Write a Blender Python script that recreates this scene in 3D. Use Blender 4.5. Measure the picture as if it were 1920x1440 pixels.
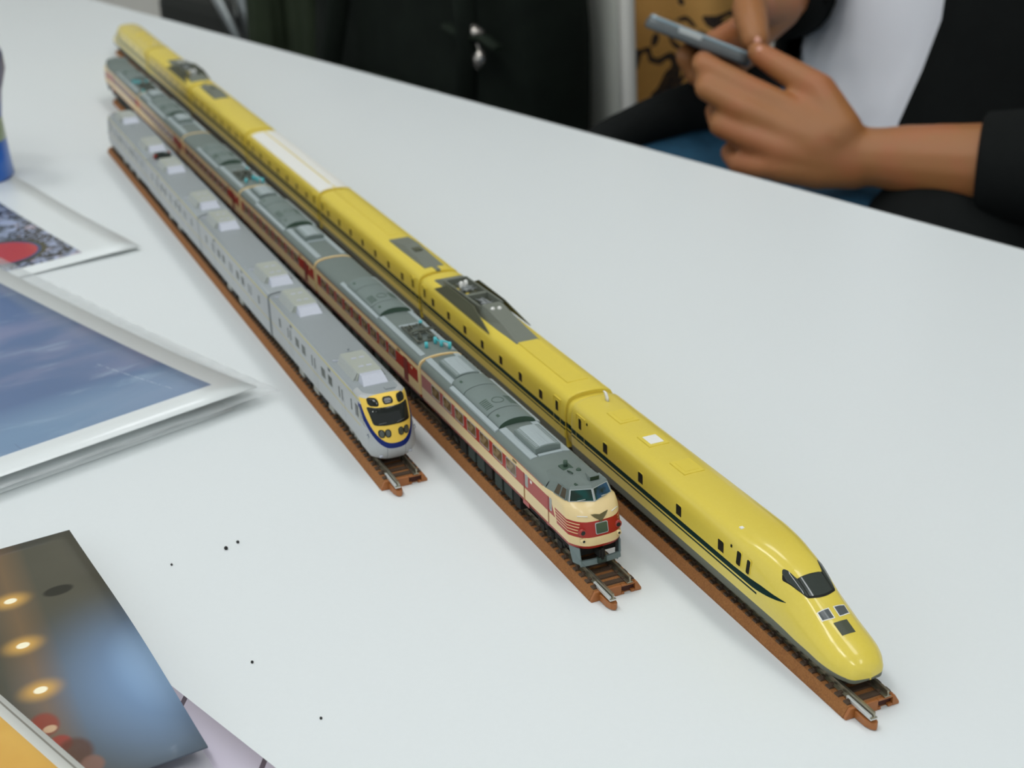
import bpy, bmesh, math, random
import numpy as np
from mathutils import Matrix, Vector
random.seed(7); rng = np.random.default_rng(7)
for o in list(bpy.data.objects): bpy.data.objects.remove(o)
SC = bpy.context.scene
COL = SC.collection
MM = 0.001
TZ = 0.74                                   # height of the table top above the floor (m)

# ------------------------------------------------------------------ camera
def euler_r(rx, ry, rz):
    cx, sx, cy, sy, cz, sz = math.cos(rx), math.sin(rx), math.cos(ry), math.sin(ry), math.cos(rz), math.sin(rz)
    Rx = np.array([[1,0,0],[0,cx,-sx],[0,sx,cx]]); Ry = np.array([[cy,0,sy],[0,1,0],[-sy,0,cy]]); Rz = np.array([[cz,-sz,0],[sz,cz,0],[0,0,1]])
    return Rz @ Ry @ Rx
FPX = 2833.794
CAMC = np.array([288.8385, -231.2738, 262.7138])
CAMR = euler_r(1.15781, 0.03507, 1.15212)
CAMR = np.array([[0.40633954, -0.35364837, 0.84250876], [0.91304896, 0.19254273, -0.35953984], [-0.03506825, 0.915347, 0.401136]])
cam = bpy.data.cameras.new('camera'); camo = bpy.data.objects.new('camera', cam); COL.objects.link(camo)
M = Matrix.Identity(4)
for i in range(3):
    for j in range(3): M[i][j] = CAMR[i, j]
    M[i][3] = CAMC[i] * MM
M[2][3] += TZ
camo.matrix_world = M
cam.sensor_width = 36.0; cam.lens = FPX / 1920 * 36.0
cam.clip_start = 0.01; cam.clip_end = 50
cam.dof.use_dof = True; cam.dof.focus_distance = 0.475; cam.dof.aperture_fstop = 19
SC.camera = camo

# ------------------------------------------------------------------ world, lamps' strength, exposure
wd = bpy.data.worlds.new('world'); SC.world = wd; wd.use_nodes = True
bg = wd.node_tree.nodes['Background']; bg.inputs[0].default_value = (0.86, 0.94, 1.0, 1); bg.inputs[1].default_value = 0.85
LAMP = 14.0
SC.view_settings.view_transform = 'Standard'; SC.view_settings.look = 'None'
SC.view_settings.exposure = -0.11; SC.view_settings.gamma = 1.0; SC.view_settings.use_curve_mapping = False

def ray(u, v): return CAMR @ np.array([(u-960)/FPX, -(v-720)/FPX, -1.0])
def at(u, v, t): return CAMC + ray(u, v) * t          # a point of the room in mm, t = distance along the view axis
def ground(u, v, z=0.0):
    d = ray(u, v); return CAMC + d * ((z - CAMC[2]) / d[2])

# ------------------------------------------------------------------ node helper
def srgb(r, g, b):
    f = lambda c: (c/255/12.92) if c/255 <= .04045 else ((c/255+.055)/1.055)**2.4
    return (f(r), f(g), f(b), 1)
class X:
    """a number in a node tree"""
    def __init__(s, t, k): s.t, s.k = t, k
    def op(s, o, a, b=None):
        n = s.t.nodes.new('ShaderNodeMath'); n.operation = o
        for i, q in enumerate((a, b)):
            if q is None: continue
            if isinstance(q, X): s.t.links.new(q.k, n.inputs[i])
            else: n.inputs[i].default_value = q
        return X(s.t, n.outputs[0])
    def __add__(s, b): return s.op('ADD', s, b)
    def __radd__(s, b): return s.op('ADD', b, s)
    def __sub__(s, b): return s.op('SUBTRACT', s, b)
    def __rsub__(s, b): return s.op('SUBTRACT', b, s)
    def __mul__(s, b): return s.op('MULTIPLY', s, b)
    def __rmul__(s, b): return s.op('MULTIPLY', b, s)
    def __truediv__(s, b): return s.op('DIVIDE', s, b)
    def __gt__(s, b): return s.op('GREATER_THAN', s, b)
    def __lt__(s, b): return s.op('LESS_THAN', s, b)
    def pow(s, b): return s.op('POWER', s, b)
    def max(s, b): return s.op('MAXIMUM', s, b)
    def min(s, b): return s.op('MINIMUM', s, b)
    def abs(s): return s.op('ABSOLUTE', s)
    def sin(s): return s.op('SINE', s)
    def clamp(s): return s.max(0.0).min(1.0)
    def step(s, a, b):                       # smooth 0..1 between a and b
        n = s.t.nodes.new('ShaderNodeMapRange'); n.interpolation_type = 'SMOOTHSTEP'
        s.t.links.new(s.k, n.inputs[0]); n.inputs[1].default_value = a; n.inputs[2].default_value = b
        return X(s.t, n.outputs[0])
def within(q, a, b): return (q > a) * (q < b)
MATS = {}
def mat(name, col, rough=.5, metal=0.0, coat=0.0, bump=0.0, bscale=1.0, var=0.05, alpha=None, ior=None, trans=0.0, emit=None, spec=None):
    """principled material with a fine procedural variation; scale in 1/mm"""
    if name in MATS: return MATS[name]
    m = bpy.data.materials.new(name); m.use_nodes = True; t = m.node_tree
    p = t.nodes['Principled BSDF']
    p.inputs['Roughness'].default_value = rough; p.inputs['Metallic'].default_value = metal
    p.inputs['Coat Weight'].default_value = coat; p.inputs['Coat Roughness'].default_value = .08
    if ior: p.inputs['IOR'].default_value = ior
    if spec is not None: p.inputs['Specular IOR Level'].default_value = spec
    p.inputs['Transmission Weight'].default_value = trans
    if alpha is not None: p.inputs['Alpha'].default_value = alpha
    if emit: p.inputs['Emission Color'].default_value = col; p.inputs['Emission Strength'].default_value = emit
    tc = t.nodes.new('ShaderNodeTexCoord'); ns = t.nodes.new('ShaderNodeTexNoise')
    ns.inputs['Scale'].default_value = bscale * 1000; ns.inputs['Detail'].default_value = 3
    t.links.new(tc.outputs['Object'], ns.inputs['Vector'])
    mx = t.nodes.new('ShaderNodeMix'); mx.data_type = 'RGBA'
    c = Vector(col[:3]); mx.inputs[6].default_value = (*(c*(1-var)), 1); mx.inputs[7].default_value = (*[min(1, q) for q in c*(1+var)], 1)
    t.links.new(ns.outputs[0], mx.inputs[0]); t.links.new(mx.outputs[2], p.inputs['Base Color'])
    if bump:
        b = t.nodes.new('ShaderNodeBump'); b.inputs['Strength'].default_value = bump; b.inputs['Distance'].default_value = .0005
        t.links.new(ns.outputs[0], b.inputs['Height']); t.links.new(b.outputs[0], p.inputs['Normal'])
    MATS[name] = m; return m
class Paint:
    """a material painted from formulas of the object coordinates (mm)"""
    def __init__(s, name, base, rough=.4, coat=0.0, metal=0.0):
        s.m = bpy.data.materials.new(name); s.m.use_nodes = True; s.t = s.m.node_tree; MATS[name] = s.m
        s.p = s.t.nodes['Principled BSDF']; s.p.inputs['Roughness'].default_value = rough; s.p.inputs['Coat Weight'].default_value = coat
        s.p.inputs['Coat Roughness'].default_value = .06; s.p.inputs['Metallic'].default_value = metal
        tc = s.t.nodes.new('ShaderNodeTexCoord'); sp = s.t.nodes.new('ShaderNodeSeparateXYZ'); s.vec = tc.outputs['Object']
        s.t.links.new(s.vec, sp.inputs[0])
        s.x, s.y, s.z = [X(s.t, sp.outputs[i]) * 1000.0 for i in range(3)]
        rgb = s.t.nodes.new('ShaderNodeRGB'); rgb.outputs[0].default_value = base; s.c = rgb.outputs[0]
    def noise(s, scale, detail=3, stretch=(1,1,1), dist=0.0):
        mp = s.t.nodes.new('ShaderNodeMapping'); mp.inputs['Scale'].default_value = stretch
        s.t.links.new(s.vec, mp.inputs[0])
        n = s.t.nodes.new('ShaderNodeTexNoise'); n.inputs['Scale'].default_value = scale*1000; n.inputs['Detail'].default_value = detail
        n.inputs['Distortion'].default_value = dist
        s.t.links.new(mp.outputs[0], n.inputs['Vector']); return X(s.t, n.outputs[0])
    def over(s, mask, col):
        mx = s.t.nodes.new('ShaderNodeMix'); mx.data_type = 'RGBA'
        s.t.links.new(mask.k, mx.inputs[0]); s.t.links.new(s.c, mx.inputs[6])
        if isinstance(col, tuple): mx.inputs[7].default_value = col
        else: s.t.links.new(col, mx.inputs[7])
        s.c = mx.outputs[2]; return s
    def done(s):
        s.t.links.new(s.c, s.p.inputs['Base Color']); return s.m

# ------------------------------------------------------------------ mesh helper
class MB:
    """collects shapes in mm, links them as one mesh object"""
    def __init__(s, ox=0.0): s.v, s.f, s.m, s.s, s.ox = [], [], [], [], ox
    def add(s, verts, faces, mi=0, smooth=False):
        b = len(s.v); s.v += [tuple(map(float, q)) for q in verts]
        for f in faces: s.f.append([b+i for i in f]); s.m.append(mi); s.s.append(smooth)
        return s
    def box(s, x0, x1, y0, y1, z0, z1, mi=0, tx=0.0, ty=0.0):        # tx, ty: inset of the top
        v = [(x0,y0,z0),(x1,y0,z0),(x1,y1,z0),(x0,y1,z0),(x0+tx,y0+ty,z1),(x1-tx,y0+ty,z1),(x1-tx,y1-ty,z1),(x0+tx,y1-ty,z1)]
        return s.add(v, [(3,2,1,0),(4,5,6,7),(0,1,5,4),(1,2,6,5),(2,3,7,6),(3,0,4,7)], mi)
    def loft(s, rings, mi=0, smooth=True, closed=True, cap=(True, True), mif=None):
        n = len(rings[0]); v = [q for r in rings for q in r]; b = len(s.v)
        s.v += [tuple(map(float, q)) for q in v]
        for i in range(len(rings)-1):
            for j in range(n if closed else n-1):
                k = (j+1) % n
                s.f.append([b+i*n+j, b+i*n+k, b+(i+1)*n+k, b+(i+1)*n+j]); s.m.append(mif(i, j) if mif else mi); s.s.append(smooth)
        if closed:
            if cap[0]: s.f.append([b+j for j in range(n)][::-1]); s.m.append(mif(-1, 0) if mif else mi); s.s.append(False)
            if cap[1]: s.f.append([b+(len(rings)-1)*n+j for j in range(n)]); s.m.append(mif(-2, 0) if mif else mi); s.s.append(False)
        return s
    def prism(s, pts, a, b, ax='x', mi=0, smooth=False):             # polygon extruded along an axis
        def P(q, t): return {'x': (t, q[0], q[1]), 'y': (q[0], t, q[1]), 'z': (q[0], q[1], t)}[ax]
        return s.loft([[P(q, a) for q in pts], [P(q, b) for q in pts]], mi, smooth)
    def tube(s, path, r, n=8, mi=0, flat=1.0):
        P = [np.array(q, float) for q in path]; rr = r if hasattr(r, '__len__') else [r]*len(P); rings = []
        for i, q in enumerate(P):
            d = P[min(i+1, len(P)-1)] - P[max(i-1, 0)]; d /= np.linalg.norm(d)
            a = np.cross(d, (0, 0, 1)) if abs(d[2]) < .9 else np.cross(d, (1, 0, 0)); a /= np.linalg.norm(a); c = np.cross(d, a)
            rings.append([q + rr[i]*(math.cos(2*math.pi*k/n)*a + flat*math.sin(2*math.pi*k/n)*c) for k in range(n)])
        return s.loft(rings, mi)
    def cyl(s, c, ax, r, h, n=16, mi=0, r2=None):
        c = np.array(c, float); d = {'x': np.array([h,0,0.]), 'y': np.array([0,h,0.]), 'z': np.array([0,0,h*1.])}[ax]
        return s.tube([c, c+d], [r, r if r2 is None else r2], n, mi)
    def sphere(s, c, r, nu=12, nv=8, mi=0):
        r = r if hasattr(r, '__len__') else (r, r, r)
        rings = [[(c[0]+r[0]*math.sin(a)*math.cos(b), c[1]+r[1]*math.sin(a)*math.sin(b), c[2]+r[2]*math.cos(a)) for b in np.linspace(0, 2*math.pi, nu, endpoint=False)] for a in np.linspace(.02, math.pi-.02, nv)]
        return s.loft(rings[::-1], mi)
    def build(s, name, mats, parent=None, bevel=0.0, label=None, world=False, smooth=None, kind=None, dz=0.0):
        me = bpy.data.meshes.new(name)
        v = np.array(s.v, float)
        if s.ox: v[:, 0] -= s.ox
        v = v * MM
        if world: v[:, 2] += TZ
        me.from_pydata([tuple(q) for q in v], [], s.f)
        if not isinstance(mats, (list, tuple)): mats = [mats]
        for q in mats: me.materials.append(q)
        me.polygons.foreach_set('material_index', s.m)
        me.polygons.foreach_set('use_smooth', [bool(q) if smooth is None else smooth for q in s.s])
        me.update()
        bm = bmesh.new(); bm.from_mesh(me); bmesh.ops.recalc_face_normals(bm, faces=bm.faces); bm.to_mesh(me); bm.free()
        o = bpy.data.objects.new(name, me); COL.objects.link(o)
        if parent: o.parent = parent
        if bevel:
            b = o.modifiers.new('bevel', 'BEVEL'); b.width = bevel*MM; b.segments = 2; b.limit_method = 'ANGLE'; b.angle_limit = math.radians(40)
            b.harden_normals = False
        if label: o['label'] = label
        if kind: o['kind'] = kind
        return o
def thing(name, label, cat, loc=(0,0,0), rz=0.0, group=None):
    o = bpy.data.objects.new(name, None); COL.objects.link(o); o.empty_display_size = .01
    o.location = (loc[0]*MM, loc[1]*MM, TZ+loc[2]*MM); o.rotation_euler = (0, 0, rz)
    o['label'] = label; o['category'] = cat
    if group: o['group'] = group
    return o
def tag(o, label, cat, group=None):
    o['label'] = label; o['category'] = cat
    if group: o['group'] = group
    return o
def copy_part(o, parent, dx=0.0, dy=0.0, flip=False):
    c = o.copy(); COL.objects.link(c); c.parent = parent
    c.location = (o.location[0]+dx*MM, o.location[1]+dy*MM, o.location[2])
    if flip: c.rotation_euler = (0, 0, math.pi)
    for ch in list(o.children):
        d = ch.copy(); COL.objects.link(d); d.parent = c
    return c
def copy_tree(o, loc, rz, label):
    c = o.copy(); COL.objects.link(c); c.location = (loc[0]*MM, loc[1]*MM, TZ+loc[2]*MM); c.rotation_euler = (0, 0, rz); c['label'] = label
    for ch in list(o.children):
        d = ch.copy(); COL.objects.link(d); d.parent = c
        for g in list(ch.children):
            e = g.copy(); COL.objects.link(e); e.parent = d
    return c
def rrect(cx, cy, w, h, r, n=4):
    out = []
    for (sx, sy, a0) in ((1,1,0),(-1,1,90),(-1,-1,180),(1,-1,270)):
        for k in range(n+1):
            a = math.radians(a0+90*k/n); out.append((cx+sx*(w/2-r)+r*math.cos(a), cy+sy*(h/2-r)+r*math.sin(a)))
    return out

# ------------------------------------------------------------------ room
def structure(o): o['kind'] = 'structure'; return o
m_floor = mat('floor_carpet', (.035,.037,.036,1), .95, bump=.3, bscale=.3, var=.3)
m_wall = mat('wall_paint', srgb(236,232,222), .85, bscale=.01)
m_ceil = mat('ceiling_white', (.78,.79,.78,1), .9, bscale=.01)
FZ = -740
structure(MB().box(-3300,2000,-2200,2600,FZ-60,FZ).build('floor', m_floor, world=True))
structure(MB().box(-3380,-3300,-2200,2600,FZ,1860).build('wall_back', m_wall, world=True))
structure(MB().box(-3300,2000,2600,2680,FZ,1860).build('wall_right', m_wall, world=True))
structure(MB().box(-3380,2000,-2200,2680,1860,1920).build('ceiling', m_ceil, world=True))
structure(MB().box(-3300,-3288,-2200,2600,FZ,FZ+80).build('baseboard_back', mat('baseboard_grey', (.12,.12,.12,1), .6), world=True))
m_lampglow = mat('lamp_diffuser', (.97,.99,1,1), .5, emit=LAMP, var=0.0); m_lampdim = mat('lamp_diffuser_dim', (.97,.99,1,1), .5, emit=LAMP*.55, var=0.0)
m_lampbox = mat('lamp_housing', (.8,.8,.8,1), .4)
k = 0
for lx, nm in ((-1200, 'farthest'), (-100, 'middle'), (1000, 'nearest')):
    for ly, side in ((-700, 'window-side'), (500, 'wall-side')):
        t = thing('ceiling_lamp', f'white fluorescent ceiling panel, {nm} of the {side} row', 'lamp', (lx, ly, 1790), group='fluorescent ceiling panels')
        MB().box(-320,320,-160,160,10,70).build('housing', m_lampbox, t)
        MB().box(-300,300,-140,140,0,10).build('diffuser', m_lampglow if ly < 0 else m_lampdim, t)

# ------------------------------------------------------------------ table
m_top = mat('table_white', srgb(226,230,229), .38, bump=.02, bscale=.5, var=.012)
m_leg = mat('table_leg_steel', (.45,.46,.46,1), .35, metal=.8)
E0 = np.array([-488.5, 264.1]); ED = np.array([.9703, .2419]); EN = np.array([-.2419, .9703])      # far edge line, its direction, outward normal
a = math.atan2(ED[1], ED[0])
tb = thing('white_table', 'large white table that carries the three model trains', 'table', (*(E0 - EN*450), 0), a)
MB().box(-1450,1250,-450,450,-25,0).build('tabletop', m_top, tb, bevel=1.5)
MB().box(-1451,1251,450,452,-24.5,-.8).build('edge_band', mat('table_edge_grey', srgb(190,192,190), .5), tb)
for sx in (-1380, 1180):
    for sy in (-380, 380):
        MB().box(sx-20,sx+20,sy-20,sy+20,FZ,-25).build('leg', m_leg, tb)

# ------------------------------------------------------------------ tracks
T = {1: (-194.731, -70.4655, .0009), 2: (-88.701, -35.943, .0045), 3: (0, 0, 0)}
def tw(t, s, y=0.0, z=0.0):
    x0, y0, a = T[t]; return (x0+s*math.cos(a)-y*math.sin(a), y0+s*math.sin(a)+y*math.cos(a), z)
pb = Paint('roadbed_brown', srgb(148,96,48), .9)
n1 = pb.noise(1.7, 3); n2 = pb.noise(.25, 2)
pb.over(n1.step(.5,.72)*.45, srgb(176,120,68)).over((1-n1.step(.28,.46))*.45, srgb(98,56,26)).over(n2.step(.4,.7)*.25, srgb(128,80,40))
bmp = pb.t.nodes.new('ShaderNodeBump'); bmp.inputs['Strength'].default_value = .9; bmp.inputs['Distance'].default_value = .0004
pb.t.links.new(n1.k, bmp.inputs['Height']); pb.t.links.new(bmp.outputs[0], pb.p.inputs['Normal'])
m_bed = pb.done()
m_joint = mat('joint_brown_plastic', srgb(160,98,48), .4, bscale=.3, var=.06)
m_slot = mat('slot_shadow_brown', srgb(70,30,18), .7)
m_sleeper = mat('sleeper_dark', srgb(74,56,40), .7, bump=.3, bscale=1.0, var=.25)
m_rail = mat('rail_nickel', (.34,.31,.23,1), .32, metal=.9, bscale=.4, var=.15)
m_joiner = mat('joiner_metal', srgb(206,208,204), .3, metal=.35)
def track(t, far, label):
    r = thing('model_track', label, 'track', tw(t, 0), T[t][2], 'brown model railway tracks')
    bed = MB()
    prof = [(-9.25,0),(9.25,0),(9.25,.9),(7.7,3.5),(-7.7,3.5),(-9.25,.9)]
    bed.prism(prof, far, -1.2).build('roadbed', m_bed, r)
    ends = MB()
    # end face with the slot on the right, walls around it
    ends.prism([(-9.25,0),(1.9,0),(1.9,3.55),(-7.7,3.55),(-9.25,.9)], -1.2, 0)
    ends.prism([(6.9,0),(9.25,0),(9.25,.9),(7.7,3.55),(6.9,3.55)], -1.2, 0)
    ends.prism([(1.9,0),(3.0,0),(3.0,.9),(1.9,.9)], -1.2, 0); ends.prism([(5.4,0),(6.9,0),(6.9,1.0),(5.4,1.0)], -1.2, 0)
    ends.prism([(1.9,2.9),(6.9,2.9),(6.9,3.55),(1.9,3.55)], -1.2, 0)
    ends.build('end_block', m_joint, r, bevel=.25)
    MB().box(-1.25,-1.15,1.9,6.9,.4,2.9).build('slot', m_slot, r)
    tg = [(x, y) for x, y in [(0,-6.4),(4.5,-6.3),(6.6,-5.7),(7.7,-4.8),(7.7,-4.2),(6.8,-3.3),(4.5,-2.8),(0,-2.7)]]
    MB().prism(tg, .2, 2.6, 'z').build('joint_tongue', m_joint, r, bevel=.5)
    rp = [(-1.1,3.9),(1.1,3.9),(1.1,4.15),(.22,4.4),(.22,5.4),(.36,5.55),(.36,6.1),(-.36,6.1),(-.36,5.55),(-.22,5.4),(-.22,4.4),(-1.1,4.15)]
    for y, e in ((-4.86, 7.0), (4.86, .3)):
        MB().prism([(q[0]+y, q[1]) for q in rp], far-1, e).build('rail', m_rail, r)
    MB().box(-4.5,6.6,-6.15,-5.25,3.9,4.9).box(-4.5,6.6,-4.45,-3.9,3.9,4.7).box(-4.5,7.2,-6.1,-3.9,3.55,3.95).build('rail_joiner', m_joiner, r, bevel=.15)
    sl = None
    n = int((-far-3)/4.35)
    for i in range(min(n, 298)):
        if sl is None:
            q = MB().box(-1.15,1.15,-7.55,7.55,3.3,4.05,0,.15,.15)
            for y in (-5.9,-3.85,3.85,5.9): q.box(-.7,.7,y-.55,y+.55,4.0,4.6,0,.15,.1)
            sl = q.build('sleeper', m_sleeper, r); sl.location = (-3.0*MM, 0, 0)
        else:
            c = sl.copy(); COL.objects.link(c); c.parent = r; c.location = ((-3.0-4.35*i)*MM, 0, 0)
    return r
track(1, -566, 'brown model track under the silver train, shortest of the three')
track(2, -824, 'brown model track under the red and cream train in the middle')
track(3, -1116, 'brown model track under the long yellow train')

# ------------------------------------------------------------------ train materials
YEL = srgb(220,197,76)
def yellow_paint(name, nose):
    P = Paint(name, YEL, .3, .0); P.p.inputs['Specular IOR Level'].default_value = .32 if nose else .2
    P.over(P.noise(.9, 2).step(.45,.75)*.06, srgb(244,228,120))
    x, z = P.x, P.z
    if nose:
        # root of the end car sits at s = -90.6, so s = x - 90.6
        s = x - 90.6
        k = ((s+60.0)/15.0).clamp(); q = ((s+50.0)/16.5).clamp()
        m1 = (z > (17.6 + 2.55*q.pow(1.6))) * (z < (19.6 + .75*k)) * (s < -33.4)
        m2 = within(z, 16.25, 16.95) * (s < -46.8)
    else:
        m1 = within(z, 17.6, 19.6); m2 = within(z, 16.25, 16.95)
    mk = m1.max(m2); P.over(mk, (.006,.026,.022,1))
    sp_ = (1-mk)*(.34 if nose else .2)+.03; P.t.links.new(sp_.k, P.p.inputs['Specular IOR Level'])
    if nose: ct = (1-mk)*.4; P.t.links.new(ct.k, P.p.inputs['Coat Weight'])
    return P.done()
m_yel = yellow_paint('yellow_paint_striped', False); m_yeln = yellow_paint('yellow_nose_paint_striped', True)
m_yelp = mat('yellow_plain', YEL, .36, spec=.25, bscale=.3, var=.03)
m_skirt = mat('skirt_grey', srgb(110,112,98), .55, spec=.15)
m_under = mat('underframe_black', (.016,.015,.012,1), .7, spec=.2, bscale=.8, var=.4)
m_glass = mat('dark_glass', (.012,.016,.012,1), .15, spec=.3)
m_olive = mat('housing_olive_grey', srgb(112,116,104), .55); m_olived = mat('housing_dark_olive', srgb(78,80,58), .6)
m_white = mat('white_plastic', srgb(232,230,222), .45)
m_arm = mat('pantograph_grey', srgb(150,154,152), .4, metal=.3)
m_frame = mat('silver_frame', srgb(176,180,178), .4, metal=.3)

def bogie(parent, x, frame_mat, low=6.1, wide=6.6):
    b = MB()
    for sy in (-1, 1):
        y = wide*sy
        b.box(-10.5,10.5,y-.5,y+.5,8.2,9.6); b.box(-8.8,-5.2,y-.8,y+.8,6.9,9.3); b.box(5.2,8.8,y-.8,y+.8,6.9,9.3); b.box(-2.6,2.6,y-.9,y+.9,7.4,9.9)
        b.tube([(-1.6,y*1.08,7),(-1.6,y*1.08,9.6)], .7, 6); b.tube([(1.6,y*1.08,7),(1.6,y*1.08,9.6)], .7, 6)
    b.box(-3,3,-wide,wide,8.6,10.4)
    o = b.build('bogie', frame_mat, parent, bevel=.15); o.location = (x*MM, 0, 0)
    for dx in (-7, 7):
        w = MB()
        for sy in (-1, 1): w.cyl((dx, 4.35*sy, 9.0), 'y', 2.95, 1.0*sy, 16); w.cyl((dx, 4.35*sy, 9.0), 'y', 3.3, -.25*sy, 16)
        w.cyl((dx,-4.4,9.0), 'y', .6, 8.8, 8)
        w.build('wheelset', m_under, o)
def side_window(parent, x, z, w, h, y, rim, glass, proud=.07, r=.6, name='window', tilt=0.0):
    """rim standing proud of the wall with the pane sunk inside it; y carries the side"""
    sy = 1 if y > 0 else -1
    out = rrect(0, 0, w+.4, h+.5, r+.15); inn = rrect(0, 0, w, h, r); n = len(out); b = MB()
    Y = [y+sy*proud, y-sy*.2, y+sy*.03]
    v = [(p[0],Y[1],p[1]) for p in out]+[(p[0],Y[0],p[1]) for p in out]+[(p[0],Y[0],p[1]) for p in inn]+[(p[0],Y[2],p[1]) for p in inn]
    v = [(a, b-sy*tilt*c, c) for a, b, c in v]; f = []
    for ring in range(3):
        for j in range(n):
            k = (j+1) % n; f.append((ring*n+j, ring*n+k, (ring+1)*n+k, (ring+1)*n+j))
    b.add(v, f, 0); b.add([(p[0],Y[2]-sy*tilt*p[1],p[1]) for p in inn], [tuple(range(n))], 1)
    o = b.build(name, [rim, glass], parent); o.location = (x*MM, 0, z*MM); return o
def row(parent, proto, xs, z):
    for x in xs:
        c = proto.copy(); COL.objects.link(c); c.parent = parent; c.location = (x*MM, 0, z*MM)

# ------------------------------------------------------------------ yellow train
YP = [(9.7,8.6),(10.2,9.6),(10.5,12.7),(10.6,17),(10.6,20.2),(10.45,24.6),(10.0,27),(9.1,28.7),(7.8,29.6),(5.5,30.25),(3,30.55),(0,30.65)]
def full(half): return [(y, z) for y, z in half] + [(-y, z) for y, z in half[-2::-1]]
def ymat(i, j): return 0 if i >= 0 and 2 <= j < 2*len(YP)-4 else (2 if i < 0 else 1)
def ring_at(x, half): return [(x, y, z) for y, z in full(half)]
Y_OFF = .3
def yellow_common(r, L, half_len_body, ends):
    u = MB().box(-half_len_body+4,half_len_body-4,-8,8,9.2,13); u.build('underframe', m_under, r)
    for sx in ends: bogie(r, sx, m_under)
def gangway(parent, x0, x1, paint):
    g = [(y*.95, z if z < 20 else 12+(z-12)*.915) for y, z in YP[2:]]
    MB().loft([ring_at(x0, g), ring_at(x1, g)], 0).build('gangway', paint, parent)
LY = 156.207
def yellow_mid(label, xc):
    r = thing('yellow_train_car', label, 'train car', tw(3, xc, Y_OFF), 0, 'cars of the yellow model train')
    h = LY/2-1.9
    rim = [(y*.985, z-.25 if z > 20 else z) for y, z in YP]
    MB().loft([ring_at(-h, rim), ring_at(-h+.4, YP), ring_at(-h+1.2, YP), ring_at(h-1.2, YP), ring_at(h-.4, YP), ring_at(h, rim)], mif=ymat).build('body', [m_yel, m_skirt, m_yelp], r)
    yellow_common(r, LY, h, (-54, 54)); gangway(r, h-.5, h+4.6, m_yel)
    for sy in (-1, 1):
        p = side_window(r, -61, 22.5, 3.3, 4.1, sy*10.55, m_yelp, m_glass)
        row(r, p, [-42, -22.8, -3.6, 16, 35.5, 54.8], 22.5)
        d = side_window(r, 69.3, 23.5, 2.4, 4.5, sy*10.52, m_yelp, m_glass); row(r, d, [-71.5], 23.5)
        for x in (-71.5, 69.3):
            MB().box(x-3,x-2.85,sy*10.5-.15,sy*10.5+.15,14,27).box(x+2.85,x+3,sy*10.5-.15,sy*10.5+.15,14,27).box(x-3,x+3,sy*10.2-.25,sy*10.2+.25,26.8,27).build('door_seam', m_yelp, r)
    return r
# sections of the streamlined end car, s = distance along the track
NS = {-64: YP[1:],
 -52: [(10.2,9.7),(10.5,12.7),(10.6,17),(10.6,20.2),(10.3,24),(9.7,26.2),(8.7,28),(7.4,29.3),(5.4,30.1),(3,30.4),(0,30.5)],
 -44: [(10.15,9.7),(10.4,12.6),(10.5,16),(10.35,19),(10.0,22),(9.4,24),(8.5,26.0),(7.2,27.9),(5.4,29.1),(3,29.5),(0,29.6)],
 -38: [(10,9.6),(10.25,12.4),(10.35,15),(10.2,17.5),(9.8,20),(9.1,22.2),(8.1,24.4),(6.9,26.4),(5.4,27.6),(3,28.1),(0,28.2)],
 -32: [(9.8,9.3),(10.1,12),(10.15,13.8),(10,16),(9.5,18.2),(8.8,20),(7.6,22),(6.5,23.8),(5.2,25.1),(3,25.6),(0,25.75)],
 -27: [(9.6,9.1),(9.9,11.4),(9.95,13.2),(9.7,15),(9.2,17),(8.3,18.8),(7.1,20.4),(6,21.8),(4.8,22.8),(2.8,23.2),(0,23.3)],
 -21: [(9.2,8.7),(9.5,10.9),(9.55,12.3),(9.3,13.8),(8.8,15.6),(7.9,17),(6.8,18.2),(5.6,19.3),(4.4,20.0),(2.6,20.4),(0,20.5)],
 -15: [(8.8,8.4),(9.15,10.3),(9.2,11.5),(8.95,12.9),(8.4,14.3),(7.4,15.5),(6.2,16.5),(5.1,17.2),(3.9,17.7),(2.3,18.1),(0,18.2)],
 -10: [(7.8,8.2),(8.25,10),(8.3,11),(8.1,12.2),(7.55,13.4),(6.7,14.4),(5.7,15.2),(4.6,15.8),(3.3,16.2),(2,16.5),(0,16.6)],
 -6.5: [(6.3,8.1),(6.65,9.6),(6.7,10.5),(6.5,11.5),(6.0,12.5),(5.4,13.2),(4.6,13.9),(3.6,14.4),(2.4,14.7),(1.4,14.9),(0,14.95)],
 -4.3: [(4.3,8),(4.55,9.3),(4.6,10),(4.45,10.7),(4.1,11.4),(3.6,12),(3.0,12.5),(2.3,12.8),(1.5,13),(.8,13.1),(0,13.15)],
 -3.2: [(.25,8.8),(.26,9.4),(.26,9.7),(.25,10),(.23,10.3),(.2,10.5),(.17,10.7),(.14,10.8),(.1,10.9),(.05,10.95),(0,11)]}
NK = sorted(NS); NV = np.array([NS[k] for k in NK], float)
def section(s):
    """Catmull-Rom between the key sections"""
    if s <= NK[0]: return NV[0]
    i = max(j for j in range(len(NK)-1) if NK[j] <= s + 1e-9); a, b = NK[i], NK[i+1]; t = (s-a)/(b-a)
    p1, p2 = NV[i], NV[i+1]; h = b-a
    m1 = (NV[i+1]-NV[i-1])/(NK[i+1]-NK[i-1])*h if i > 0 else (NV[i+1]-NV[i])*0
    m2 = (NV[i+2]-NV[i])/(NK[i+2]-NK[i])*h if i+2 < len(NK) else (NV[i+1]-NV[i])
    return (2*t**3-3*t*t+1)*p1+(t**3-2*t*t+t)*m1+(-2*t**3+3*t*t)*p2+(t**3-t*t)*m2
def ztop(s, y):
    q = section(s); i = int(np.argmax(q[:, 0])); top = q[i:][::-1]
    return float(np.interp(abs(y), top[:, 0], top[:, 1]))
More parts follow.
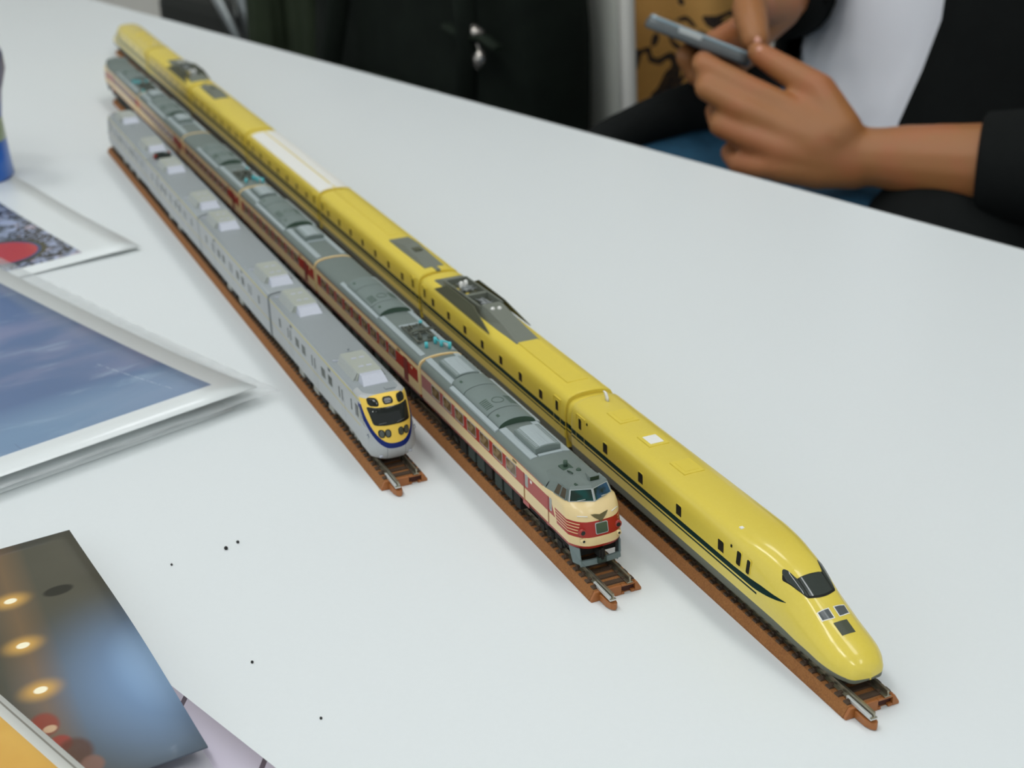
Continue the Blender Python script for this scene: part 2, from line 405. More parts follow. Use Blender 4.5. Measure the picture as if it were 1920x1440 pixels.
def draped(fn_lo, fn_hi, ymax, off, ox, mi=0, ny=22, ns=7, b=None, ylo=None, both=False):
    """a patch lying on the nose between s = fn_lo(y) and fn_hi(y)"""
    b = b or MB(ox); ylo = -ymax if ylo is None else ylo; v = []; f = []
    ys = np.linspace(ylo, ymax, ny)
    for y in ys:
        lo, hi = fn_lo(y), fn_hi(y)
        for k in range(ns):
            s = lo+(hi-lo)*k/(ns-1); v.append((s, y*(1+off*.012), ztop(s, y)+off))
    for i in range(ny-1):
        for k in range(ns-1): f.append((i*ns+k, (i+1)*ns+k, (i+1)*ns+k+1, i*ns+k+1))
    b.add(v, f, mi, True); return b
def yellow_end(label, xc, rz, lid=True):
    """end car with the duck nose; root at s = -90.6"""
    ox = -90.6
    r = thing('yellow_train_end_car', label, 'train car', tw(3, xc, Y_OFF if rz == 0 else -Y_OFF*0+Y_OFF), rz, 'cars of the yellow model train')
    rear = -174.3
    ss = [rear, rear+.4, rear+1.5, -120, -64] + list(np.linspace(-62, -8, 37)) + [-7.2,-6.5,-5.8,-5.2,-4.7,-4.3,-3.9,-3.6,-3.4,-3.2]
    rings = []
    for i, s in enumerate(ss):
        q = section(s)
        if i == 0: q = [(y*.985, z-.25 if z > 20 else z) for y, z in q]
        rings.append([(s, y, z) for y, z in full([tuple(w) for w in q])])
    n = len(NV[0])
    def mf(i, j): return 2 if i == -1 else (1 if (i >= 0 and (j < 1 or j >= 2*n-3)) else 0)
    MB(ox).loft(rings, mif=mf).build('body', [m_yeln, m_skirt, m_yelp], r)
    MB(ox).box(-170,-22,-7.5,7.5,8.8,12.5).build('underframe', m_under, r)
    for s in (-152, -44): bogie(r, s-ox, m_under)
    for sy in (-1, 1):
        p = side_window(r, -146.5-ox, 22.5, 3.5, 4.4, sy*10.55, m_yelp, m_glass); row(r, p, [q-ox for q in (-120.2,-94,-67.6)], 22.5)
        p = side_window(r, -166.8-ox, 23.8, 2.3, 4.6, sy*10.52, m_yelp, m_glass)
        row(r, side_window(r, -57.2-ox, 23.5, 2.5, 4.6, sy*10.52, m_yelp, m_glass, tilt=.1), [], 0)
        row(r, side_window(r, -51.9-ox, 23.2, 1.9, 4.6, sy*10.47, m_yelp, m_glass, tilt=.12), [], 0)
        MB(ox).box(-161.6,-160.9,sy*10.45-.12,sy*10.45+.12,25.6,26.5).box(-62.1,-61.4,sy*10.4-.12,sy*10.4+.12,25.2,26.1).build('door_lamp', m_glass, r)
        MB(ox).box(-170,-169.85,sy*10.5-.13,sy*10.5+.13,14,27).box(-163.4,-163.25,sy*10.5-.13,sy*10.5+.13,14,27).box(-170,-163.3,sy*10.15-.2,sy*10.15+.2,26.8,26.95).build('door_seam', m_yelp, r)
    lo = lambda y: -27.2-.05*y*y if abs(y) < 4.9 else -28.4-(abs(y)-4.9)*3.5
    hi = lambda y: -34.9+.012*y*y if abs(y) < 4.5 else -34.7-5.0*math.sin(min(1.0,(abs(y)-4.5)/1.7)*math.pi/2)+max(0,abs(y)-6.4)*1.6
    draped(lambda y: lo(y)+.1, lambda y: hi(y)-.0, 7.5, .06, ox, ny=44).build('windscreen_seal', m_under, r)
    ig = MATS.get('windscreen_glass') or mat('windscreen_glass', (.035,.042,.034,1), .1, coat=.25)
    wsc = draped(lambda y: lo(y)-.55, lambda y: hi(y)+.25, 6.95, .12, ox, ny=44).build('windscreen', ig, r)
    for y0 in (-4.2, 4.2):
        draped(lo, hi, y0+.16, .17, ox, ny=3, ylo=y0-.16).build('windscreen_post', m_under, wsc)
    for sy in (-1, 1):
        e = sorted((sy*.75, sy*4.9)); li = lambda y: -20.1-.22*max(0, abs(y)-2.2); lh = lambda y: -23.6+.0*y
        l = draped(li, lh, e[1], .06, ox, ny=10, ylo=e[0]).build('headlamp_rim', m_white, r)
        e2 = sorted((sy*1.05, sy*4.6)); draped(lambda y: li(y)-.25, lambda y: lh(y)+.25, e2[1], .11, ox, ny=10, ylo=e2[0]).build('headlamp_lens', mat('lamp_lens_grey', (.09,.1,.1,1), .2, spec=.4), l)
    draped(lambda y: -14.2, lambda y: -18.8, 2.35, .07, ox, ny=10).build('nose_hatch', mat('hatch_dark_green', srgb(70,74,58), .3, coat=.3), r)
    for a, c in ((-158,-147.2), (-135,-125.6), (-112,-101.8)):
        p = MB(ox).box(a,c,-3.9,3.9,30.2,30.88).build('roof_panel', m_yelp, r, bevel=.12)
        MB(ox).box(a+1.6,c-1.6,-2.6,2.6,30.55,31.02).build('panel_lid', m_white if a == -135 and lid else m_yelp, p, bevel=.08)
    MB(ox).loft([[(-167.4+dx+x, 1.2+y, z) for x, y in ((-.9,-.35),(.9,-.35),(.9,.35),(-.9,.35))] for dx, z in ((0,30.4),(-.3,32.2),(-1.5,33.6),(-1.9,33.7))]).build('roof_antenna', m_white, r)
    MB(ox).box(-63.9,-62.5,-6.4,-5.2,29.9,30.35).build('roof_mark', m_white, r)
    return r
def pantograph_set(r, X):
    """X maps distance from the car end (mm) to the car's own x"""
    P = lambda d, y, z: (X(d), y, z)
    hd = MB()
    hd.loft([[P(d,-b,29.8),P(d,-tp,z),P(d,tp,z),P(d,b,29.8)] for d, b, tp, z in ((9.5,6.6,6.2,30.5),(15,6.4,5.4,32.2),(20,6.2,4.9,33.2))], smooth=False)
    hd.loft([[P(d,-b,29.8),P(d,-tp,z),P(d,tp,z),P(d,b,29.8)] for d, b, tp, z in ((60,6.1,4.3,34.6),(66,6.1,4.2,34.7),(81.5,6.0,4.1,32.9),(98.5,5.6,4.9,30.6))], smooth=False)
    for y in (-5.3, 5.3): hd.loft([[P(d,y-.35,29.8),P(d,y-.35,z),P(d,y+.35,z),P(d,y+.35,29.8)] for d, z in ((19,33.2),(40,33.9),(61,34.6))], smooth=False)
    hd.loft([[P(d,-5.3,29.8),P(d,-5.3,33.6),P(d,5.3,33.6),P(d,5.3,29.8)] for d in (42.2, 44.4)], smooth=False)
    hd.build('pantograph_housing', m_olive, r)
    MB().loft([[P(d,-5,30.3),P(d,-5,30.8),P(d,5,30.8),P(d,5,30.3)] for d in (20, 60)], smooth=False).build('housing_floor', m_olived, r)
    for sy in (-1, 1):
        pts = [(16.5,9.2,29.0),(29,7.5,34.1),(58,7.35,34.2),(80,9.5,29.3)]
        MB().loft([[P(d, sy*(y+o), z) for d, y, z in pts] for o in (-.25, .25)], smooth=False).build('shroud_plate', m_olived, r)
    for k, d0 in enumerate((24, 46.5)):
        a = MB()
        for y in (-1.5, 1.5):
            a.tube([P(d0,y,32.2),P(d0+7,y*.7,33.4),P(d0+13,y,32.8)], .42, 6)
        a.tube([P(d0+12,-3.4,33.3),P(d0+12,3.4,33.3)], .4, 6); a.tube([P(d0+9.5,-3,33.5),P(d0+9.5,3,33.5)], .35, 6)
        xs = sorted((X(d0+1), X(d0+10))); a.box(xs[0],xs[1],-1.1,1.1,31.2,32.5)
        a.build('pantograph', m_arm, r)
    for d, y in ((29.5,1.0),(30.5,-1.6),(67.0,-2.0),(67.5,.9)):
        MB().tube([P(d,y,30.5),P(d,y,33),P(d,y,34.9),P(d,y,35.4)], [.8,.95,.95,.4], 10).build('insulator', m_white, r)
    for d, y in ((30.5,-3.6),(43.6-5,-1.8),(40,-3.4)):
        x = X(d); MB().box(x-1.2,x+1.2,y-.7,y+.7,30.6,32.2).build('insulator_base', m_yelp, r)
def hood(r, X):
    f = lambda d, b, tp, z: [(X(d),-b,29.9),(X(d),-tp,z),(X(d),tp,z),(X(d),b,29.9)]
    MB().loft([f(13.2,4.9,4.7,30.7),f(7.6+34,5.3,4.5,32.0),f(50,5.3,4.2,32.5)][:0] or [f(7.5,4.9,4.7,30.7),f(20,5.2,3.8,32.0),f(38,5.4,3.6,33.0),f(55.5,5.4,4.9,30.8)], smooth=False).build('equipment_hood', m_olive, r)
    xs = sorted((X(27), X(32))); MB().box(xs[0],xs[1],-1.9,1.9,32.0,33.0).build('hood_vent', m_olived, r)
    xs = sorted((X(1.8), X(8))); MB().box(xs[0],xs[1],-1.1,1.1,29.9,30.9).build('hood_cable', m_olive, r)
J3 = -177.597; yc = lambda k: J3 - LY*(k+.5)
lead = yellow_end('yellow streamlined end car with the duck nose and windscreen facing the viewer', -90.6, 0); lead.location.y += .35*MM; lead.rotation_euler.z = .004

y2 = yellow_mid('yellow car behind the front nose car, large grey pantograph housing on its roof', yc(0)); pantograph_set(y2, lambda d: -LY/2+d)
MB().box(LY/2-58,LY/2-12,-4.4,4.4,30.2,30.9).build('roof_panel', m_yelp, y2, bevel=.2)
y3 = yellow_mid('yellow car with only a small grey equipment hood at its front end', yc(1)); hood(y3, lambda d: LY/2-d)
MB().box(-LY/2+4,LY/2-62,-2.6,3.4,30.2,30.9).build('roof_panel', m_yelp, y3, bevel=.2)
y4 = yellow_mid('yellow car whose roof carries two long white panels', yc(2))
for a_, b_ in ((-8.6,-.55), (.55,8.6)):
    yy = np.linspace(a_, b_, 9); zz = [float(np.interp(abs(q), [w[0] for w in YP[5:]][::-1], [w[1] for w in YP[5:]][::-1])) for q in yy]
    MB().loft([[(x,q,z+.35) for q, z in zip(yy,zz)]+[(x,q,z-.3) for q, z in list(zip(yy,zz))[::-1]] for x in (-LY/2+9.5, LY/2-2.2)], smooth=False).build('roof_panel', m_white, y4, label='white roof panel')
MB().cyl((LY/2-9,0,30.3), 'z', 1.3, .8).build('roof_cap', m_white, y4)
y5 = yellow_mid('yellow car behind the white-roofed one, small grey hood at its rear end', yc(3)); hood(y5, lambda d: -LY/2+d)
MB().box(-20,-4,-8.4,-6.6,29.0,29.75).build('roof_hatch', m_yelp, y5, bevel=.15)
y6 = yellow_mid('yellow car second from the far end, blurred grey pantograph housing on its roof', yc(4)); pantograph_set(y6, lambda d: LY/2-d)
for dx in (0,):
    pass
end = yellow_end('yellow streamlined end car at the far end, nose pointing away from the viewer', J3-LY*5-86.3+.6, math.pi, False)

# ------------------------------------------------------------------ red and cream train
CREAM = srgb(226,200,146); RED = srgb(160,38,24)
def red_paint(name, nose, L=139.4):
    P = Paint(name, CREAM, .36, .0); P.p.inputs['Specular IOR Level'].default_value = .32 if nose else .14; P.p.inputs['Coat Weight'].default_value = .22 if nose else 0.0
    x, y, z = P.x, P.y, P.z
    if nose:
        s = x - 80.0                               # root at s = -80
        side = within(z, 19.5, 25.1) * (s > -148.2)
        # curved end of the side band at the cab door, then the front band with its thin lines
        cut = -28.4 + (25.1 - z).max(0.0)*.62
        side = side * (s < cut)
        fb = within(z, 18.0, 23.3) * (s > -25.4 + (23.3 - z)*.3)
        ln = (z*1.0 - 18.9)
        lines = ((ln - 1.05*0).max(0.0)*0.0)
        for q in (19.1, 20.15, 21.2, 22.25): lines = lines.max(within(z, q, q+.28))
        fb = fb * (1 - lines*(s < -12.2))
        P.over(side.max(fb), RED)
    else:
        P.over(within(z, 19.5, 25.1) * (x.abs() < L/2-2.6), RED)
    P.over((z < 15.0) * (x.abs() < 200), RED).over(within(z, 27.1, 27.45)*(x < (46.0 if nose else L/2-2.4)), RED)
    return P.done()
m_red = red_paint('red_cream_paint', False); m_redn = red_paint('red_cream_cab_paint', True)
m_redd = mat('door_red_dark', srgb(120,24,16), .4); m_redp = mat('plain_red', RED, .35, coat=.3)
m_cream = mat('plain_cream', CREAM, .35, coat=.25)
m_roof = mat('roof_grey_green', srgb(108,118,112), .6, bscale=.3, var=.05)
m_strip = mat('strip_light_grey', srgb(160,170,170), .5)
m_cool = mat('cooler_grey', srgb(112,124,119), .55); m_coold = mat('cooler_end_dark', srgb(56,78,62), .6)
m_cyan = mat('cyan_insulator', srgb(78,186,192), .35, coat=.3)
pw = Paint('curtained_window', srgb(96,72,40), .2, .0); pw.p.inputs['Specular IOR Level'].default_value = .25; pw.over(pw.noise(.35,2).step(.45,.62)*.75, srgb(150,128,92)).over(pw.noise(.3,3).step(.58,.7)*.5, srgb(40,34,24)); m_curt = pw.done()
m_box = mat('equipment_grey', srgb(52,60,55), .7, var=.3, spec=.2)
RS = [(9.3,13.6),(9.55,14.6),(9.65,15.2),(9.65,20),(9.65,25),(9.62,27.0)]
RR = [(9.62,27.5),(9.4,28.5),(8.6,29.5),(7.0,30.3),(4.0,30.9),(0,31.1)]
def red_roofbits(r, items):
    for kind, *a in items:
        if kind == 'strip':
            x0, x1, y0, y1 = a
            for sy in (-1, 1):
                yy = sorted((sy*y0, sy*y1)); lo, hi = (30.05, 30.75) if sy > 0 else (30.75, 30.05)
                zi = 30.95 if y0 < 5.5 else 30.75; zo = 30.55 if y1 < 8 else 30.15
                q = [(yy[0], zo if sy < 0 else zi), (yy[1], zi if sy < 0 else zo)]
                MB().prism([(q[0][0],q[0][1]-.9),(q[1][0],q[1][1]-.9),q[1],q[0]], x0, x1).build('roof_walkway', m_strip, r, bevel=.12)
        elif kind == 'cooler':
            x0, x1 = a
            pr = lambda e: [(-4.9+e,30.3),(-4.9+e,33.0-e),(-2.4,33.55-e),(0,33.7-e),(2.4,33.55-e),(4.9-e,33.0-e),(4.9-e,30.3)]
            c = MB().prism(pr(0), x0, x1).build('roof_cooler', m_cool, r, bevel=.3)
            g = MB().prism([(-4.6,32.9),(-2.4,33.62),(0,33.78),(2.4,33.62),(4.6,32.9)], x0+.5, x1-.5).build('cooler_grille', m_strip, c)
            rb = MB(); n = 16
            for i in range(n):
                x = x0+1.4+(x1-x0-2.8)*i/(n-1)
                for ya, yb in ((-4.2,-.4),(.4,4.2)):
                    za, zb = [33.83-.035*q*q for q in (ya, yb)]
                    rb.prism([(ya,za-.2),(yb,zb-.2),(yb,zb),(ya,za)], x-.2, x+.2)
            rb.build('grille_rib', m_strip, c, kind='stuff')
        elif kind == 'dome':
            x0, x1 = a; H = 3.1
            arc = lambda k: [(-7.3*k*math.cos(t), 30.4+H*k*math.sin(t)) for t in np.linspace(0, math.pi, 19)]
            xs = [(x0,x0+(x1-x0)*.26), (x0+(x1-x0)*.27, x0+(x1-x0)*.765), (x0+(x1-x0)*.775, x1)]
            for i, (p, q) in enumerate(xs):
                b = MB().loft([[(p,y,z) for y, z in arc(.985)], [(p+.4,y,z) for y, z in arc(1)], [(q-.4,y,z) for y, z in arc(1)], [(q,y,z) for y, z in arc(.985)]], mif=lambda i_, j, i0=i: 1 if i_ == -2 and i0 == 2 else 0)
                c = b.build('cooler_dome', [m_cool, m_coold], r)
                if i != 1: 
                    MB().loft([[(p+3.2+dx,y,30.4+H*math.sqrt(max(0,1-(y/7.3)**2))-.25+dz) for dx, y, dz in ((0,-5.4,0),(2,-5.4,0),(2,-4.5,0),(0,-4.5,0))], [(p+3.2+dx,y,30.4+H*math.sqrt(max(0,1-(y/7.3)**2))+.06) for dx, y in ((0,-5.4),(2,-5.4),(2,-4.5),(0,-4.5))]], smooth=False).build('dome_latch', m_coold, c)
                else:
                    w = q-p; lv = MB()
                    for k in range(6):
                        x = p+w*.56+k*w*.06
                        for ya, yb in ((-6.2,-3.4),(3.4,6.2)):
                            yy = np.linspace(ya, yb, 4); zz = [30.4+H*math.sqrt(max(0,1-(t/7.3)**2)) for t in yy]
                            lv.loft([[(x,t,zq+.1) for t, zq in zip(yy,zz)]+[(x,t,zq-.2) for t, zq in list(zip(yy,zz))[::-1]], [(x+.5,t,zq+.1) for t, zq in zip(yy,zz)]+[(x+.5,t,zq-.2) for t, zq in list(zip(yy,zz))[::-1]]], smooth=False)
                    lv.build('dome_louvre', m_coold, c, kind='stuff')
                    MB().tube([(p+w*.7+2.4*math.cos(t), 2.2*math.sin(t), 30.4+H*math.sqrt(1-(2.2*math.sin(t)/7.3)**2)+.02) for t in np.linspace(0, 2*math.pi, 25)], .14, 6).build('dome_fan_ring', m_coold, c)
        elif kind == 'cross':
            x, = a; MB().box(x,x+1.6,-4.4,4.4,30.6,31.35).build('roof_crossbar', m_strip, r, bevel=.1)
        elif kind == 'panto':
            x0, = a; p = MB()
            for y in (-4.2, 4.2): p.tube([(x0,y,31.9),(x0+10,y,32.1),(x0+20,y,31.9)], .45, 6)
            for x in (x0+1,x0+10,x0+19): p.tube([(x,-4.4,31.8),(x,4.4,31.8)], .4, 6)
            for y in (-1,1):
                p.tube([(x0+10,2.8*y,32.1),(x0+2,1.6*y,33.0),(x0+12,1.2*y,33.5),(x0+19,2.6*y,33.1)], .3, 6)
            p.tube([(x0+13,-6,33.8),(x0+13,-4,34.2),(x0+13,4,34.2),(x0+13,6,33.8)], .35, 6); p.tube([(x0+11,-5.5,33.9),(x0+11,5.5,33.9)], .3, 6)
            for x, y in ((x0+4,-2),(x0+7,1.5),(x0+15,-1.8),(x0+17,2)): p.box(x-1,x+1,y-.8,y+.8,31,32.6)
            pm = p.build('pantograph', mat('pantograph_dark', srgb(92,96,84), .5, metal=.3, var=.2), r)
            for x, y, h in ((x0+24.5,-2.6,2.4),(x0-1.5,4.8,1.6),(x0+22,2.3,2.8),(x0+26,3.4,2.6),(x0+29.5,5.6,2.6)):
                MB().tube([(x,y,30.8),(x,y,31.0+h*.5),(x,y,31.0+h)], [.75,.8,.7], 10).build('insulator', m_cyan, r, label='cyan insulator')
            MB().tube([(x0+22,2.3,33.6),(x0+24,2.8,32.9),(x0+26,3.4,33.4),(x0+28,4.6,33.5),(x0+29.5,5.6,33.3)], .35, 6).build('cable', m_cyan, r, label='cyan roof cable')
LR = 139.404; J2 = -149.7005
def red_under(r, L):
    MB().box(-L/2+6,L/2-6,-7,7,9.5,14).build('underframe', m_under, r)
    for i, x in enumerate(np.linspace(-26, 24, 6)):
        MB().box(x-3.4,x+3.0+.6*(i%3),-8.9,8.9,7.6+.5*(i%2),13.8).build('equipment_box', m_box if i != 3 else m_under, r, bevel=.2)
def red_mid(label, k, typ):
    xc = J2-LR*(k+.5)
    r = thing('red_cream_train_car', label, 'train car', tw(2, xc), T[2][2], 'cars of the red and cream model train')
    h = LR/2-.9
    prof = RS+RR; n = len(full(prof))
    def mf(i, j): return 0 if i < 0 or not (6 <= j < n-7) else 1
    rim = [(y*.97, z-.3 if z > 28 else z) for y, z in prof]
    MB().loft([ring_at(-h, rim), ring_at(-h+.35, prof), ring_at(-h+2, prof), ring_at(h-2, prof), ring_at(h-.35, prof), ring_at(h, rim)], mif=lambda i, j: mf(i, j) if 1 <= i <= 3 else 0).build('body', [m_red, m_roof], r)
    MB().prism([(-3.6,14),(3.6,14),(3.6,28),(-3.6,28)], h-.5, h+1.6).build('gangway', mat('gangway_dark', (.05,.045,.04,1), .8), r)
    red_under(r, LR)
    for x in (-46, 46): bogie(r, x, m_under)
    xs = list(np.arange(-LR/2+13, LR/2-26, 11.7))
    for sy in (-1, 1):
        p = side_window(r, xs[0], 22.5, 8.2, 4.3, sy*9.65, m_frame, m_curt, .12, .5); row(r, p, xs[1:], 22.5)
        MB().box(LR/2-19,LR/2-14,sy*9.66-.08,sy*9.66+.08,15.4,25.6).build('door', m_redd, r, bevel=.05, label='dark red door')
        MB().box(LR/2-26,LR/2-23,sy*9.6-.15,sy*9.6+.15,25.7,26.6).build('vent', mat('vent_olive', srgb(110,92,52), .6), r)
        MB().box(LR/2-10,LR/2-8.4,sy*9.65-.1,sy*9.65+.1,23.4,24.4).build('number_plate', m_cream, r)
    if typ == 'P':
        red_roofbits(r, [('dome',-28,16),('strip',-34,16,6.9,8.6),('strip',16.5,66,5.4,7.6),('panto',35.5),('cross',32)])
    else:
        red_roofbits(r, [('strip',-LR/2+2,-LR/2+30,4.8,7.4),('cooler',-LR/2+9,-LR/2+27),('dome',-LR/2+31,14),('strip',-LR/2+31,14,7.2,8.9),('strip',14.5,66,4.9,7.4),('cooler',22,40),('cross',41)])
    return r
red_mid('red and cream car behind the front cab car, bright cyan insulators on its roof', 0, 'P')
red_mid('red and cream car third from the front, light grey roof coolers', 1, 'A')
red_mid('red and cream car fourth from the front, pantograph with blurred cyan insulators', 2, 'P')
red_mid('red and cream car fifth from the front, coolers on its blurred roof', 3, 'A')

def red_cab(label, xr, rz, near):
    """cab car; root at s = -80, drawn with the cab to +x"""
    ox = -80.0
    r = thing('red_cream_cab_car', label, 'train car', xr, rz, 'cars of the red and cream model train')
    prof = RS+RR; n = len(full(prof)); rear = -148.8
    rim = [(y*.97, z-.3 if z > 28 else z) for y, z in prof]
    mf = lambda i, j: 1 if (i >= 1 and 6 <= j < n-7) else 0
    b = MB(ox).loft([ring_at(rear, rim), ring_at(rear+.35, prof), ring_at(-100, prof), ring_at(-32, prof)], mif=mf, cap=(True, False))
    # nose: plan outlines stacked by height
    lev = [(13.8,-9.9,6,9.3),(14.6,-9.4,6,9.55),(15.2,-9.2,6,9.65),(18,-9.5,6,9.65),(20,-9.9,6,9.65),(23.3,-10.6,6,9.65),(24.6,-11.1,6,9.65),(25.6,-11.8,6,9.62),(26.5,-12.7,5.8,9.55),(27.3,-13.7,5.4,9.4)]
    PE = 3.7
    def outline(z, xc, d, w):
        pts = []
        side = [(-32 + (xc-d+32)*q, w if q > 0 else 9.65) for q in (0,.25,.5,.75)]
        front = [(xc-d*(abs(q))**PE, w*q) for q in (1,.985,.96,.92,.86,.78,.66,.5,.32,.15,0)]
        rt = [(x, y, z) for x, y in side+front]; return rt + [(x,-y,z) for x, y, z in rt[-2::-1]]
    rings = [outline(*q) for q in lev]
    sill = []
    for q in (0,.25,.5,.75): sill.append((-32+13.8*q, 9.55-1.65*q, 27.6+.65*q))
    for q in (1,.985,.96,.92,.86,.78,.66,.5,.32,.15,0): sill.append((-14.6-3.6*q, 7.9*q, 28.15+.1*q))
    rings.append(sill+[(x,-y,z) for x, y, z in sill[-2::-1]])
    b.loft(rings, 0, closed=False)
    b.build('body', [m_redn, m_roof], r)
    # cab roof and window band
    S1, S2, S3 = (-27,8.95,27.85), (-18.2,7.9,28.25), (-14.6,0,28.15)
    T0, T1, T2, T3 = (-32,8.0,29.9), (-26.6,7.15,31.4), (-19.3,6.85,31.9), (-16.5,0,32.0)
    mir = lambda p: (p[0],-p[1],p[2])
    cr = MB(ox)
    for sgn in (1,-1):
        g = (lambda p: p) if sgn > 0 else mir
        cr.add([g((-32,9.6,27.5)), g(S1), g(T1), g(T0)], [(0,1,2,3)])
        cr.add([g(S1), g(S2), g(T2), g(T1)], [(0,1,2,3)])
        cr.add([g(S2), g(S3), g(T3), g(T2)], [(0,1,2,3)])
        L2 = (-20.1,6.2,32.6); L3 = (-17.6,0,32.75)
        cr.add([g(T1), g(T2), g(L2), g((-27,6.2,32.2))], [(0,1,2,3)]); cr.add([g(T2), g(T3), g(L3), g(L2)], [(0,1,2,3)])
        cr.add([g(T0), g(T1), g((-27,6.2,32.2)), g((-38,6.6,30.5))], [(0,1,2,3)])
        cr.add([g((-38,6.6,30.5)), g((-27,6.2,32.2)), g((-27,0,32.6)), g((-40,0,31.1))], [(0,1,2,3)]); cr.add([g((-27,6.2,32.2)), g(L2), g(L3), g((-27,0,32.6))], [(0,1,2,3)])
    cr.build('cab_roof', m_roof, r)
    pg = MATS.get('cab_glass')
    if not pg:
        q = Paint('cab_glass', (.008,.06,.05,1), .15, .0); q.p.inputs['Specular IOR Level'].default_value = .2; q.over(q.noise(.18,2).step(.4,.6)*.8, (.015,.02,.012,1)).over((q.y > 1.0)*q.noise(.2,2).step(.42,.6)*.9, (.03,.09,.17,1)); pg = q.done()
    def pane(name, q, m, inset=.12, off=.12):
        q = [np.array(w, float) for w in q]; c = sum(q)/4; nrm = np.cross(q[1]-q[0], q[3]-q[0]); nrm /= np.linalg.norm(nrm)
        if nrm[0]*1 + nrm[1]*np.sign(c[1])*1 < 0: nrm = -nrm
        qi = [w+(c-w)*inset for w in q]
        f = MB(ox); v = [w+nrm*off for w in q]+[w+nrm*off for w in qi]+[w+nrm*(off-.1) for w in qi]+[w-nrm*.3 for w in q]
        f.add(v, [(i,(i+1)%4,4+(i+1)%4,4+i) for i in range(4)]+[(4+i,4+(i+1)%4,8+(i+1)%4,8+i) for i in range(4)]+[(i,(i+1)%4,12+(i+1)%4,12+i) for i in range(4)])
        f.add([w+nrm*(off-.08) for w in qi], [(0,1,2,3)], 1)
        return f.build(name, [m_frame if name == 'windscreen' else m_cool, m], r)
    lerp = lambda a, c, t: tuple(np.array(a)*(1-t)+np.array(c)*t)
    for sgn in (1,-1):
        g = (lambda p: p) if sgn > 0 else mir
        w = pane('windscreen', [g(S2), g(S3), g(T3), g(T2)], pg, .1)
        if near:
            p0 = np.array(g(lerp(S2,S3,.3)))+np.array([.5,0,.5]); MB(ox).tube([p0, p0+np.array([.9,-sgn*2.6,.3])], .14, 6).build('wiper', m_frame, w)
        for a_, c_ in ((.02,.42),(.45,.86)):
            pane('cab_side_window', [g(lerp(S1,S2,a_)), g(lerp(S1,S2,c_)), g(lerp(T1,T2,c_)), g(lerp(T1,T2,a_))], mat('cab_side_brown', srgb(74,64,46), .25, spec=.2), .14, .5)
    xf = lambda y, z: float(np.interp(z, [q[0] for q in lev], [q[1] for q in lev])) - 6*(abs(y)/9.65)**PE
    def patch(name, pts, m, off=.12, par=None):
        v = [(xf(y,z)+off,y,z) for y, z in pts]+[(xf(y,z)-.35,y,z) for y, z in pts]; k = len(pts)
        f = [tuple(range(k))]+[(i,(i+1)%k,k+(i+1)%k,k+i) for i in range(k)]
        return MB(ox).add(v, f).build(name, m, par or r)
    pl = patch('number_frame', rrect(0,20.75,4.6,3.9,.5), m_frame, .2); patch('number_glass', rrect(0,20.75,4.1,3.4,.4), mat('number_glass', srgb(66,84,66), .15, coat=.5), .26, pl)
    patch('emblem', [(-3.1,25.4),(-1.6,25.35),(0,25.0),(1.6,25.35),(3.1,25.6),(2.1,24.6),(.95,23.7),(.4,23.1),(0,22.7),(-.4,23.1),(-.95,23.7),(-2.1,24.5)], mat('emblem_bronze', srgb(104,94,62), .35, metal=.6), .3)
    for sy in (-1, 1):
        for z, R, mm, c in ((19.9,1.4,m_redp,.78),(17.0,.95,m_cream,.45)):
            y = sy*6.5; x = xf(y, z)
            h = MB(ox).tube([(x-.6,y,z),(x+.35,y,z),(x+.75,y,z)], [R,R,R*.82], 14).build('lamp_housing', mm, r)
            MB(ox).cyl((x+.5,y,z), 'x', c, .3, 12).build('lamp_lens', m_glass, h)
        xa, xb = xf(sy*4.4,25.1)+.45, xf(sy*7.4,25.1)+.45
        MB(ox).tube([(xa,sy*4.4,25.1),(xb,sy*7.4,25.1)], .16, 6).build('handrail', m_white, r)
        xa, xb = xf(sy*4.2,26.6)+.1, xf(sy*6.6,26.6)+.1
        # cab-side details
        MB(ox).box(-50.2,-49.4,sy*9.65-.1,sy*9.65+.1,14.8,25.2).box(-30.6,-29.9,sy*9.65-.1,sy*9.65+.1,15.2,25.2).build('door_jamb', mat('jamb_dark_red', srgb(140,24,14), .4), r)
        MB(ox).box(-50.05,-49.55,sy*9.68-.1,sy*9.68+.1,14.8,19.4).box(-30.4,-30.1,sy*9.68-.1,sy*9.68+.1,15.2,19.4).build('door_rail', mat('door_rail_tan', srgb(172,148,88), .5), r)
        p = side_window(r, -47.6-ox, 23.0, 1.9, 4.2, sy*9.65, m_frame, mat('grey_pane', srgb(140,140,128), .2, coat=.3), .1, .4, 'door_window')
        p = side_window(r, -28.4-ox, 23.0, 1.5, 4.2, sy*9.65, m_frame, MATS['grey_pane'], .1, .4, 'door_window')
        p = side_window(r, -132.7-ox, 22.6, 8.2, 4.4, sy*9.65, m_frame, m_curt, .12, .5); row(r, p, [q-ox for q in (-120.6,-108.5,-96.5,-84.4,-72.4,-60.6)], 22.6)
        MB(ox).box(-59,-55.8,sy*9.6-.15,sy*9.6+.15,25.8,26.6).build('vent', mat('vent_olive', srgb(110,92,52), .6), r)
        MB(ox).box(-44.4,-43.2,sy*9.66-.1,sy*9.66+.1,23.7,24.7).build('number_plate', m_white, r)
        MB(ox).box(-51,-46,sy*9.62-.12,sy*9.62+.12,13.0,14.8).build('step', m_redp, r)
